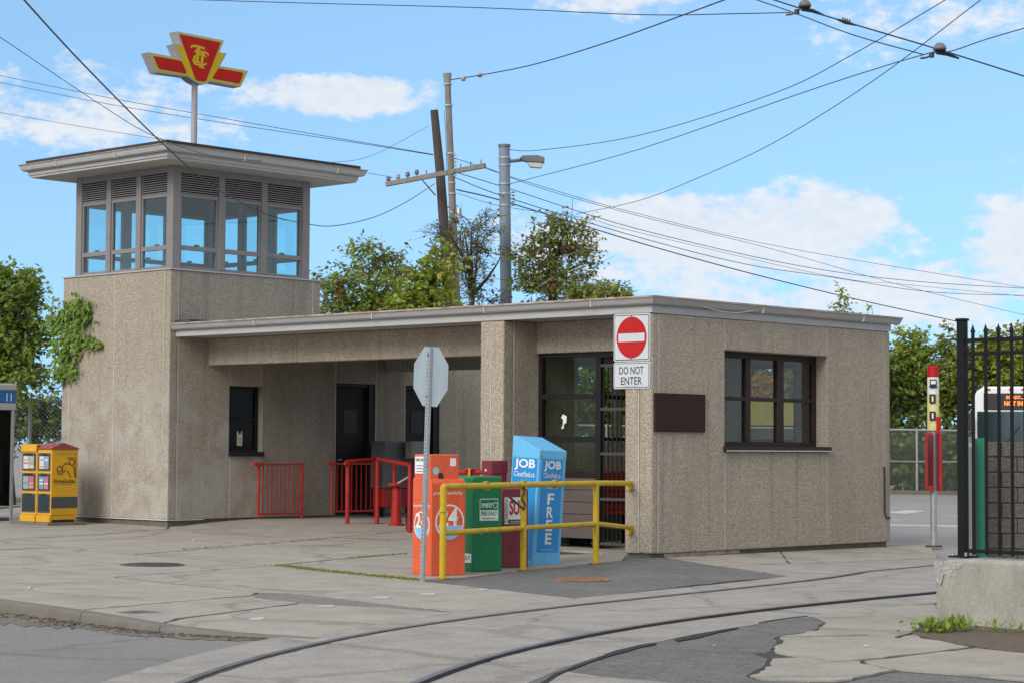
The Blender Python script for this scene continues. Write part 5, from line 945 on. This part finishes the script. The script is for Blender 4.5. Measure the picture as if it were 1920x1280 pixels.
# ================================================================== CHAIN-LINK FENCES
def chain(pa, pb, h, posts, label, mid=True):
    pa, pb = Vector((pa.x, pa.y, pa.z)), Vector((pb.x, pb.y, pb.z)); L = (pb - pa).length; u = (pb - pa) / L; t = thing('chain_link_fence', pa, label, 'fence'); up = Vector((0, 0, 1)); nn = u.cross(up)
    b = MB(); sp = .085; w = .0026
    for s in (1, -1):
        for k in range(int((L + h) / sp)):
            x0 = k * sp - h if s > 0 else k * sp; x1 = x0 + h if s > 0 else x0 - h; z0, z1 = 0.03, h
            if x0 < 0: z0 = z0 + (0 - x0); x0 = 0
            if x0 > L: z0 += (x0 - L); x0 = L
            if x1 > L: z1 -= (x1 - L); x1 = L
            if x1 < 0: z1 -= (0 - x1); x1 = 0
            if z1 - z0 < .02: continue
            p, q = pa + u * x0 + up * z0, pa + u * x1 + up * z1; d = (q - p).normalized(); e = d.cross(nn).normalized() * w; f_ = nn * w
            b.add([p + e, p + f_, p - e, p - f_, q + e, q + f_, q - e, q - f_], [(0, 1, 5, 4), (1, 2, 6, 5), (2, 3, 7, 6), (3, 0, 4, 7)])
    tag(b.build('wire_mesh', GALV, t), kind='stuff')
    tb('top_rail', GALV, t, [pa + up * h, pb + up * h], .03, 8); tb('bottom_wire', GALV, t, [pa + up * .05, pb + up * .05], .012, 6)
    if mid: tb('middle_rail', GALV, t, [pa + up * h * .48, pb + up * h * .52], .022, 6)
    for f_ in posts: p = pa + u * (L * f_); tb('post', GALV, t, [p - up * .05, p + up * (h + .05)], .036, 8)
    MB().obox(pa.lerp(pb, .5) + up * .04, u, nn, up, L / 2, .12, .07).build('footing', CURB, t)
zf = lambda p: Vector((p.x, p.y, g(p.x, p.y) - .03))
a = zf(dep(950, 930, 60.5)); b = zf(dep(1990, 930, 60.5)); chain(a, b, dep(1720, 806, 60.5).z - zf(dep(1720, 930, 60.5)).z, [0, .18, .36, .55, .74, .88, 1], 'long chain-link fence at the back of the lot behind the waiting block')
a = zf(dep(-120, 900, 41)); b = zf(dep(122, 900, 41)); chain(a, b, dep(60, 748, 41).z - a.z, [0, .35, .72, 1], 'chain-link fence behind the magazine boxes at the left', False)
# ================================================================== TREES
def tree(base, blobs, label, ncl, per, size, mats, wts, group='trees around the station', tr=.12, seed=0, name='tree', bare=0, cat='tree', tw=.42):
    """blobs: list of (centre Vector, rx, rz); trunk > limbs > branches > leafy twigs, leaves set along the twigs"""
    rnd = random.Random(seed); t = thing(name, base, label, cat, group)
    vols = [rx * rx * rz for _, rx, rz in blobs]; top = max(c.z + rz * .7 for c, rx, rz in blobs); low = min(c.z - rz * .9 for c, rx, rz in blobs); cen = sum((c * v for (c, _, _), v in zip(blobs, vols)), Vector()) / sum(vols)
    def inblob(k=1.0):
        c, rx, rz = rnd.choices(blobs, vols)[0]
        while True:
            q = Vector((rnd.uniform(-1, 1), rnd.uniform(-1, 1), rnd.uniform(-1, 1)))
            if q.length < 1: break
        return c + Vector((q.x * rx, q.y * rx, q.z * rz)) * k if False else c + Vector((q.x * rx * k, q.y * rx * k, q.z * rz * k))
    fork = Vector((cen.x * .6 + base.x * .4, cen.y * .6 + base.y * .4, max(base.z + .5, low + .1 * (top - low))))
    MB().tube([base, base.lerp(fork, .5) + Vector((rnd.gauss(0, .05), rnd.gauss(0, .05), 0)), fork, fork.lerp(Vector((cen.x, cen.y, top)), .45)], [tr, tr * .85, tr * .7, tr * .3], 8).build('trunk', BARK, t, smooth=True)
    lb = MB(); nodes = []
    def curve(a, c, k=5, sag=.12):
        m = a.lerp(c, .5) + Vector((rnd.gauss(0, sag), rnd.gauss(0, sag), rnd.uniform(0, sag * 1.5))) * (c - a).length * .5; return [a * (1 - u) ** 2 + m * (2 * u * (1 - u)) + c * u * u for u in [i / k for i in range(k + 1)]]
    nl = 5 + len(blobs)
    for i in range(nl):
        c, rx, rz = blobs[i] if i < len(blobs) else rnd.choice(blobs); e = c + Vector((rnd.gauss(0, rx * .35), rnd.gauss(0, rx * .35), rnd.uniform(-.1, .6) * rz)); st = fork.lerp(Vector((cen.x, cen.y, top)), rnd.uniform(0, .3)); p = curve(st, e)
        r0 = tr * rnd.uniform(.38, .6) * (.35 if rx < .3 else 1); lb.tube(p, [r0 * (1 - .17 * j) for j in range(6)], 6, cap=False); nodes += [(q, r0 * (1 - .17 * j)) for j, q in enumerate(p) if j]
    V = []; Fc = []; MI = []
    tips = [inblob(rnd.uniform(.75, 1.05)) for _ in range(ncl)]
    for c in tips:
        q, r = min(nodes, key=lambda n_: (n_[0] - c).length + (.4 if n_[0].z > c.z else 0)); p = curve(q, c, 3, .15); r = min(r * .55, .022); lb.tube(p, [r, r * .7, r * .45, r * .25], 4, cap=False); nodes.append((p[2], r * .6))
        out = (c - q).normalized(); mi = rnd.choices(range(len(wts)), wts)[0]; n_tw = rnd.randint(2, 4)
        for _ in range(n_tw + bare):
            d = (out + Vector((rnd.gauss(0, .55), rnd.gauss(0, .55), rnd.gauss(.1, .5)))).normalized(); s0 = p[rnd.choice((2, 3))]; L = tw * rnd.uniform(.5, 1.2); e = s0 + d * L + Vector((0, 0, -.12 * L))
            if bare or rnd.random() < .35: lb.tube([s0, s0.lerp(e, .5) + Vector((0, 0, .02)), e], [.007, .005, .003], 3, cap=False)
            for _ in range(max(1, int(per / n_tw * rnd.uniform(.5, 1.4)))):
                u = rnd.uniform(.1, 1.1); pp = s0.lerp(e, u) + Vector((rnd.gauss(0, .05), rnd.gauss(0, .05), rnd.gauss(0, .04))); a_ = rnd.uniform(0, 6.2832); el = rnd.gauss(-.3, .55); l = size * rnd.uniform(.6, 1.25)
                dd = (Vector((math.cos(a_) * math.cos(el), math.sin(a_) * math.cos(el), math.sin(el))) + d * .5).normalized(); sd = dd.cross(Vector((rnd.gauss(0, .6), rnd.gauss(0, .6), 1))).normalized() * (l * .34); dn = Vector((0, 0, -l * .1))
                n0 = len(V); V += [tuple(pp), tuple(pp + dd * l * .42 + sd), tuple(pp + dd * l + dn), tuple(pp + dd * l * .42 - sd)]; Fc += [(n0, n0 + 1, n0 + 2), (n0, n0 + 2, n0 + 3)]
                m = mi if rnd.random() < .8 else rnd.choices(range(len(wts)), wts)[0]; MI += [m, m]
    tag(lb.build('limbs', BARK, t), kind='stuff')
    o0 = ORG[t.name]; me = bpy.data.meshes.new('crown'); me.from_pydata([(v[0] - o0.x, v[1] - o0.y, v[2] - o0.z) for v in V], [], Fc)
    for m in mats: me.materials.append(m)
    me.polygons.foreach_set('material_index', MI); o = bpy.data.objects.new('crown', me); COL.objects.link(o); o.parent = t; o['kind'] = 'stuff'
    return t
def ptree(D, base_px, blobs_px, *a, **k):
    """blob in picture terms: (px, py, half width px, half height px) at depth D, turned into metres"""
    s = D / FPX; bl = [(dep(x, y, D + random.Random(int(x)).uniform(-.6, .6)), w * s, h * s) for x, y, w, h in blobs_px]; b = dep(base_px, 900, D); return tree(Vector((b.x, b.y, g(b.x, b.y) - .05)), bl, *a, **k)
ptree(46, 680, [(640, 560, 58, 55), (705, 500, 62, 45), (610, 590, 40, 28), (745, 550, 55, 55), (690, 590, 90, 40)], 'bushy green crab-apple tree right of the tower', 280, 24, .115, [L1, LG, L4, LR], [4, 3, 3, .15], seed=1)
ptree(44, 812, [(800, 530, 40, 36), (828, 500, 18, 26), (780, 570, 46, 28), (820, 575, 28, 28)], 'bright yellow-green maple in front of the dark wooden pole', 120, 28, .135, [L2, LG], [3, 3], seed=2)
ptree(47, 885, [(890, 500, 46, 56), (860, 450, 36, 46), (905, 430, 30, 40), (825, 440, 26, 18), (900, 560, 36, 28)], 'half-bare crab-apple tree between the wooden poles and the lamp post', 110, 5, .09, [L4, LR, L1], [4, 1.0, 2], seed=3, bare=4, tr=.09)
ptree(47, 1025, [(1010, 490, 52, 56), (1065, 440, 50, 46), (1090, 500, 40, 50), (1050, 545, 75, 32), (1075, 385, 10, 26), (985, 540, 36, 32), (1020, 420, 24, 18)], 'crab-apple tree with dark trunk right of the lamp post', 235, 14, .11, [L1, L4, LG, LR], [4, 4, 2, .25], seed=4, bare=1, tr=.14)
ptree(46, 1160, [(1150, 562, 48, 18), (1110, 555, 36, 22), (1180, 575, 26, 12)], 'low yellowish shrub showing above the roof before the no-entry sign', 80, 30, .11, [L2, L4, LG], [3, 2, 3], seed=5, tw=.3)
ptree(50, 1578, [(1576, 600, 22, 40), (1578, 558, 12, 20)], 'slim tree top poking above the roof of the waiting block', 44, 13, .11, [L1, LG], [3, 2], seed=6, tr=.04, tw=.3)
ptree(50, 1637, [(1637, 610, 12, 26), (1636, 580, 5, 10)], 'thin twig-like sapling top above the right end of the roof', 16, 12, .11, [L1, LG], [3, 2], seed=7, tr=.03, tw=.25)
ptree(40, 20, [(20, 565, 56, 65), (60, 545, 32, 36), (-20, 600, 60, 90), (40, 640, 54, 60), (60, 690, 30, 50), (0, 700, 60, 60), (76, 600, 14, 30), (20, 510, 26, 18)], 'large leafy maple at the left picture edge behind the phone booth', 360, 25, .135, [L1, LG, L3, L2], [5, 3, 2, .6], seed=8, tw=.38)
ptree(46, 90, [(80, 790, 50, 45), (30, 800, 60, 50), (106, 760, 20, 40), (96, 720, 16, 20)], 'dark scrub behind the left chain-link fence', 150, 26, .11, [L3, L1, L4], [4, 2, 1], seed=9, cat='shrub', name='shrub', bare=1)
belt = [(1020, 760, 90, 120, [L1, L3, LG], 'leafy tree seen through the shelter glass, left'), (1110, 740, 70, 130, [L1, LG, L2], 'bright leafy tree seen through the barred gate'), (1190, 740, 70, 120, [L1, L3, L4], 'leafy tree hidden behind the corner column'), (1300, 735, 70, 110, [L3, L1], 'dark tree behind the end wall, left'), (1385, 740, 60, 110, [L1, L3], 'green tree seen through the left window panes'), (1490, 725, 50, 110, [L1, LG, L3], 'green tree seen through the right window panes'), (1560, 745, 60, 110, [L3, L1], 'dark tree behind the end wall, right'),
        (1640, 760, 60, 120, [L1, L3], 'green tree partly behind the right end of the block'), (1705, 700, 46, 100, [LG, L1, L2], 'feathery yellow-green sumac left of the bus stop pole'), (1705, 860, 60, 70, [L3, L1], 'dark undergrowth behind the back fence left of the bus stop'), (1775, 720, 50, 110, [L1, L4, LG], 'tall green tree behind the bus stop pole'), (1790, 860, 60, 70, [L3, L1], 'dark undergrowth behind the back fence by the black post'), (1850, 690, 52, 60, [L1, L2], 'pale green tree above the bus roof, left'), (1915, 680, 56, 70, [LG, L1, L4], 'pale green tree above the bus at the right picture edge')]
for i, (x, y, w, h, ms, lab) in enumerate(belt):
    ptree(64 + (i % 3) * 1.5 if y < 850 else 62.3, x, [(x, y, w * .8, h * .75), (x - w * .4, y + h * .2, w * .7, h * .7), (x + w * .4, y + h * .1, w * .7, h * .8), (x + w * .1, y - h * .55, w * .45, h * .45)], lab, 170, 34, .18, ms, [3, 2, 2][:len(ms)], 'trees behind the back fence', seed=20 + i, tr=.1, tw=.6)
ptree(63.0, 1430, [(1432, 742, 32, 40), (1420, 770, 30, 26), (1445, 720, 18, 20)], 'small orange autumn tree seen through the middle window panes', 80, 34, .15, [LO], [1], 'trees behind the back fence', seed=50)
def truck():  # added truck stands in for a yellow reflection in the window panes
    D = 61.7; o = dep(1405, 800, D); u = Vector((CR.x, CR.y, 0)).normalized(); n = Vector((CF.x, CF.y, 0)).normalized(); zg = g(o.x, o.y); o = Vector((o.x, o.y, zg)) - u * 1.2; z0, z1 = dep(1405, 797, D).z - zg, dep(1405, 756, D).z - zg
    t = thing('stand_in_truck', o, 'yellow box truck added behind the block windows for a yellow reflection in the panes', 'truck')
    def bb(nm, m, x0, x1, y0, y1, a, b, par, bev=0): return MB().obox(o + u * ((x0 + x1) / 2) + n * ((y0 + y1) / 2) + Vector((0, 0, (a + b) / 2)), u, n, Vector((0, 0, 1)), (x1 - x0) / 2, (y1 - y0) / 2, (b - a) / 2).build(nm, m, par, bev)
    b = bb('box_body', TRUCKY, 0, 3.4, 0, 1.9, z0, z1 + .15, t, .02)
    for x in (.3, 1.6, 2.5): bb('side_panel', mat('truck_panel', (.30, .22, .03), .5), x, x + .6, -.012, 0, z0 + .2, z1, b)
    bb('chassis', BLACKM, 0, 4.4, .2, 1.7, .45, z0 - .005, t); bb('cab', TRUCKY, 3.45, 4.7, .1, 1.8, .5, z1 - .1, t, .08)
    for x in (.7, 3.9):
        for y in (.15, 1.5): c = o + u * x + n * y + Vector((0, 0, .42)); MB().tube([c, c + n * .25], .42, 16).build('wheel', TYRE, t)
truck()
# ivy on the tower
def ivy():
    rnd = random.Random(4); X = -.12; root = onx(140, 700, X); t = thing('ivy', (X, root.y, root.z), 'green ivy hanging over the upper left edge of the tower wall', 'climbing plant')
    b = MB(); MI = []
    core = [(135, 580, 32, 22), (150, 575, 20, 14), (120, 620, 26, 34), (140, 640, 24, 22), (115, 670, 22, 34), (135, 690, 14, 18), (160, 600, 16, 14), (168, 640, 14, 12), (186, 645, 6, 12), (160, 568, 10, 8), (110, 700, 14, 16), (104, 600, 14, 30)]
    for cx, cy, w, h in core:
        for _ in range(int(w * h * .26)):
            px, py = rnd.gauss(cx, w * .5), rnd.gauss(cy, h * .5); p = onx(px, py, X - rnd.uniform(.006, .09)); L = rnd.uniform(.06, .115); a = rnd.gauss(-1.4, .6); nrm = Vector((-1, rnd.gauss(0, .45), rnd.gauss(.35, .4))).normalized()
            d = Vector((0, math.cos(a), math.sin(a))); d = (d - nrm * d.dot(nrm)).normalized(); s = nrm.cross(d) * L * .42
            b.add([p, p + d * L * .2 + s, p + d * L * .55 + s * .55, p + d * L, p + d * L * .55 - s * .55, p + d * L * .2 - s], [(0, 1, 2, 3), (0, 3, 4, 5)], 0 if rnd.random() < .7 else 1)
    tag(b.build('leaves', [LV, L1], t), kind='stuff')
    for k in range(5): tb('stem', BARK, t, [onx(112 + k * 8, 720 - k * 10, X - .01), onx(118 + k * 10, 660, X - .02), onx(125 + k * 9, 590, X - .02)], .006, 5)
ivy()
# ================================================================== POLES, LAMP, OVERHEAD WIRES
def poles():
    D = 50.
    def P(px, py, d=D): return dep(px, py, d)
    def base(px, d=D): p = P(px, 880, d); return Vector((p.x, p.y, g(p.x, p.y) - .1))
    s = D / FPX; u = Vector((CR.x, CR.y, 0)).normalized()
    t = thing('dark_utility_pole', base(850), 'dark weathered wooden utility pole with crossarm and insulators', 'utility pole')
    bt = P(852, 870); bt.z = base(850).z; tb('pole', WOODD, t, [bt, P(842, 560), P(825, 320), P(814, 207)], [.15, .135, .115, .095], 12)
    a, b = P(725, 347), P(910, 312, D - 1); d = (b - a).normalized(); c = (a + b) / 2; arm = MB().obox(c - CF * .18, d, d.cross(Vector((0, 0, 1))).normalized(), d.cross(d.cross(Vector((0, 0, 1)))).normalized(), (b - a).length / 2, .05, .055).build('crossarm', WOODL, t, .006)
    for px, py, big in ((729, 343, 1), (747, 339, 1), (765, 335, 1), (782, 331, 1), (800, 328, 0), (864, 316, 0), (883, 312, 0), (902, 308, 0)):
        p = P(px, py + 2) - CF * .18; MB().tube([p, p + Vector((0, 0, .12))], .012, 5).build('pin', STEEL, arm)
        if big: MB().tube([p + Vector((0, 0, .05)), p + Vector((0, 0, .08)), p + Vector((0, 0, .11)), p + Vector((0, 0, .13)), p + Vector((0, 0, .17))], [.03, .06, .05, .055, .03], 10).build('insulator', PORC if px == 747 else LAMPG, arm, smooth=True)
    tb('brace', STEEL, t, [P(793, 340) - CF * .2, P(817, 368) - CF * .15], .016, 5)
    t = thing('pale_utility_pole', base(860), 'slender pale wooden pole with metal cap beside the dark pole', 'utility pole')
    D2 = 49.2; tb('pole', WOODL, t, [Vector((*P(861, 870, D2).xy, base(860).z)), P(856, 577, D2), P(847, 350, D2), P(839, 152, D2)], [.11, .10, .085, .075], 12); tb('cap', mat('cap_metal', (.25, .25, .25), .5), t, [P(839, 156, D2), P(839, 150, D2), P(838.5, 138, D2)], [.085, .09, .11], 12)
    tb('conduit', mat('conduit_brown', (.12, .08, .06), .6), t, [P(843, 420, D2 - .15), P(848, 480, D2 - .15), P(851, 577, D2 - .15)], .035, 8)
    for py in (160, 200, 290, 345, 365, 400): p = P(839 + (py - 150) * .04, py, D2); MB().tube([p, p + Vector((0, 0, .04))], .10, 12).build('band', ALU, t)
    for k in range(7): p = P(853, 292 + k * 6.5, D2 - .1); MB().tube([p, p + Vector((0, 0, .03))], [.05, .03], 8).build('insulator', PORC, t)
    p = P(860, 400, D2 - .2); MB().tube([p + Vector((0, 0, .12)), p, p - Vector((0, 0, .12))], [.06, .08, .1], 10).build('fuse_housing', ALU, t)
    t = thing('lamp_post', base(950, 48), 'blue-grey steel lamp post with cobra-head lamp above the roof', 'lamp post'); D3 = 48.
    tb('pole', POLEB, t, [Vector((*P(951, 870, D3).xy, base(950).z)), P(949, 570, D3), P(945.5, 275, D3)], [.15, .135, .125], 16); tb('cap', LAMPG, t, [P(945.5, 276, D3), P(945.5, 271, D3)], [.145, .14], 16)
    tb('arm', LAMPG, t, [P(955, 303, D3), P(990, 299, D3)], .04, 8); q = P(1000, 302, D3); up = Vector((0, 0, 1)); n = u.cross(up)
    hd = MB().prism([q + u * x + up * z for x, z in ((-.32, .03), (-.2, -.04), (.25, -.07), (.255, .05), (.1, .10), (-.25, .09))], n * .26).build('lamp_head', LAMPG, t, .015); MB().prism([q + n * .03 + u * x + up * z for x, z in ((-.15, -.052), (.22, -.071), (.19, -.19), (-.08, -.17))], n * .2).build('lens', LENS, hd, .02)
    for py in (298, 312, 347, 365, 387): p = P(946, py, D3); MB().tube([p, p + Vector((0, 0, .035))], .142, 16).build('strap', ALU, t)
    for k in range(5): p = P(962, 362 + k * 6, D3); MB().tube([p, p + Vector((0, 0, .03))], [.05, .03], 8).build('insulator', LAMPG, t)
poles()
def wire(pts, label, r=.011, name='overhead_wire', sub=6):
    """pts: (px,py,depth) control points, smoothed with Catmull-Rom"""
    W = [dep(*p) for p in pts]; W = [W[0] + (W[0] - W[1])] + W + [W[-1] + (W[-1] - W[-2])]; out = []
    for i in range(1, len(W) - 2):
        for k in range(sub):
            t = k / sub; a, b, c, d = W[i - 1], W[i], W[i + 1], W[i + 2]
            out.append(.5 * ((2 * b) + (c - a) * t + (2 * a - 5 * b + 4 * c - d) * t * t + (3 * b - a - 3 * c + d) * t ** 3))
    out.append(W[-2]); return tag(tb(name, WIRE, None, out, r * .78, 5), label, 'wire', 'overhead wires')
wire([(20, -32, 17), (45, 0, 18), (160, 125, 21), (300, 265, 25), (400, 350, 29), (500, 402, 33), (570, 419, 37), (625, 424, 40), (700, 408, 44), (760, 380, 47), (815, 345, 50)], 'black cable crossing the tower windows and looping up to the dark pole', .011)
wire([(-30, 50, 24), (0, 70, 25), (160, 178, 27), (257, 240, 28.2), (310, 264, 28.8), (365, 284, 29.5), (419, 296, 31), (520, 304, 35), (620, 305, 40), (700, 291, 44), (805, 236, 50)], 'thin wire crossing the tower roof edge to the top of the dark pole', .006)
wire([(-20, 138, 70), (200, 183, 64), (400, 219, 58), (600, 254, 54), (812, 290, 50)], 'upper of two long thin wires left of the poles, passing behind the transit sign pole', .011); wire([(-20, 151, 71), (200, 195, 65), (420, 231, 59), (640, 264, 54), (812, 291, 50)], 'lower of two long thin wires left of the poles, passing behind the transit sign pole', .011)
wire([(-20, 208, 60), (130, 234, 57), (265, 256, 54), (690, 325, 51), (730, 334, 50)], 'thin wire passing behind the tower roof to the left insulator of the crossarm', .008)
wire([(240, -4, 40), (560, 6, 38), (900, 15, 35), (1200, 28, 32), (1390, 26, 30), (1482, 24, 29)], 'span wire along the top edge ending at the upper trolley hanger', .010)
wire([(846, 150, 49), (920, 138, 46), (1010, 119, 43), (1150, 76, 38), (1370, -4, 33)], 'thick feeder cable rising from the pale pole top to the top edge', .016)
wire([(1405, -22, 27), (1450, 0, 27), (1590, 43, 26.5), (1762, 94, 26), (1960, 156, 25)], 'trolley contact wire through both hangers at the upper right', .013)
wire([(1400, -6, 28.5), (1482, 22, 28), (1600, 66, 27.5), (1732, 103, 26.2)], 'span wire joining the two trolley hangers below the contact wire', .010)
wire([(952, 281, 48), (1012, 282, 46.5), (1200, 254, 42), (1450, 176, 37), (1600, 102, 34), (1790, -10, 31)], 'upper span wire from the lamp post top to the top edge', .010)
wire([(950, 347, 48), (1000, 334, 46), (1200, 280, 41), (1500, 176, 33), (1660, 124, 29), (1750, 98, 26.1)], 'lower span wire from the lamp post to the right trolley hanger', .010); wire([(1752, 97, 26.1), (1782, 97, 26), (1850, 74, 25), (1960, 42, 23)], 'span wire from the right trolley hanger to the right picture edge', .009)
wire([(1080, 402, 62), (1200, 376, 56), (1330, 325, 50), (1460, 263, 45), (1640, 150, 39), (1860, -16, 34)], 'wire slanting from the tree top up to the upper right edge', .011)
wire([(852, 297, 49), (1000, 345, 52), (1200, 402, 58), (1500, 470, 66), (1960, 546, 80)], 'topmost of the wire bundle falling to the right from the poles', .010); wire([(905, 312, 49), (1010, 352, 52), (1200, 406, 57), (1450, 468, 64), (1700, 538, 72), (1960, 600, 80)], 'second wire of the bundle, falling steepest past the right edge', .010)
wire([(850, 322, 49), (960, 356, 51), (1200, 431, 57), (1500, 499, 65), (1720, 528, 71), (1960, 543, 78)], 'third wire of the bundle, slightly twisted, right of the lamp post', .013); wire([(852, 333, 49), (955, 372, 48), (1200, 446, 56), (1400, 496, 62), (1560, 520, 67), (1750, 548, 72), (1960, 555, 78)], 'fourth wire of the bundle, twisted, above the thick cable', .013)
wire([(856, 356, 49), (952, 380, 50), (1200, 456, 56), (1400, 511, 60), (1600, 560, 65), (1800, 604, 70)], 'thick black cable of the bundle passing low over the block roof', .02); wire([(858, 363, 49), (945, 388, 50), (1100, 410, 53), (1200, 437, 56), (1560, 519, 66), (1700, 534, 70), (1960, 560, 77)], 'thin faint wire of the bundle among the cloud', .008)
wire([(849, 396, 49), (870, 408, 48.6), (895, 423, 48.4), (925, 405, 48.2), (944, 380, 48)], 'slack loop of cable between the pale pole and the lamp post', .012); wire([(833, 207, 49.3), (836, 260, 49), (838, 330, 49)], 'short drop wire down the pale pole', .008)
def hanger(px, py, D, label):
    p = dep(px, py, D); t = thing('trolley_hanger', p, label, 'wire hanger', 'trolley wire hangers'); up = Vector((0, 0, 1)); u = Vector((CR.x, CR.y, 0)).normalized()
    MB().tube([p, p + up * .02, p + up * .05, p + up * .085, p + up * .095], [.07, .085, .075, .045, .02], 14).build('bell', LAMPG, t, smooth=True); MB().tube([p - up * .015, p - up * .0], [.05, .08], 12).build('skirt', BLACK, t)
    tb('clamp', BLACK, t, [p - u * .04 - up * .02, p + u * .1 - up * .045, p + u * .24 - up * .10], [.03, .026, .012], 7); tb('yoke_arm', STEEL, t, [p - u * .04 - up * .01, p - u * .10 - up * .05, p - u * .16 - up * .09, p - u * .24 - up * .10], .014, 6); MB().tube([p - u * .10 - up * .09, p - u * .10 - up * .03], .032, 8).build('ball_insulator', BLACK, t)
hanger(1509, 14, 26.7, 'dark mushroom-shaped trolley wire hanger at the top edge'); hanger(1762, 95, 26, 'dark mushroom-shaped trolley wire hanger at the upper right')
def splice():
    p = dep(1586, 42, 26.5); t = thing('wire_splice', p, 'small toothed splice clamp on the trolley wire between the hangers', 'clamp'); a, b = dep(1570, 37, 26.5), dep(1605, 48, 26.4); tb('sleeve', BLACK, t, [a, p, b], [.012, .028, .010], 7)
    for k in range(4): q = a.lerp(b, .3 + k * .12); MB().tube([q, q + Vector((0, 0, .05))], .01, 5).build('bolt', BLACK, t)
    for i, (px, py) in enumerate(((869, 148), (900, 141))): q = dep(px, py, 48 - i); d = (dep(px + 8, py - 2, 47.6 - i) - q).normalized(); tag(tb('strain_insulator', PORC, None, [q - d * .09, q - d * .04, q + d * .04, q + d * .09], [.03, .06, .06, .03], 8), ['pale strain insulator on the feeder cable, next to the pole top', 'pale strain insulator on the feeder cable, farther from the pole'][i], 'insulator', 'strain insulators on the feeder cable')
splice()
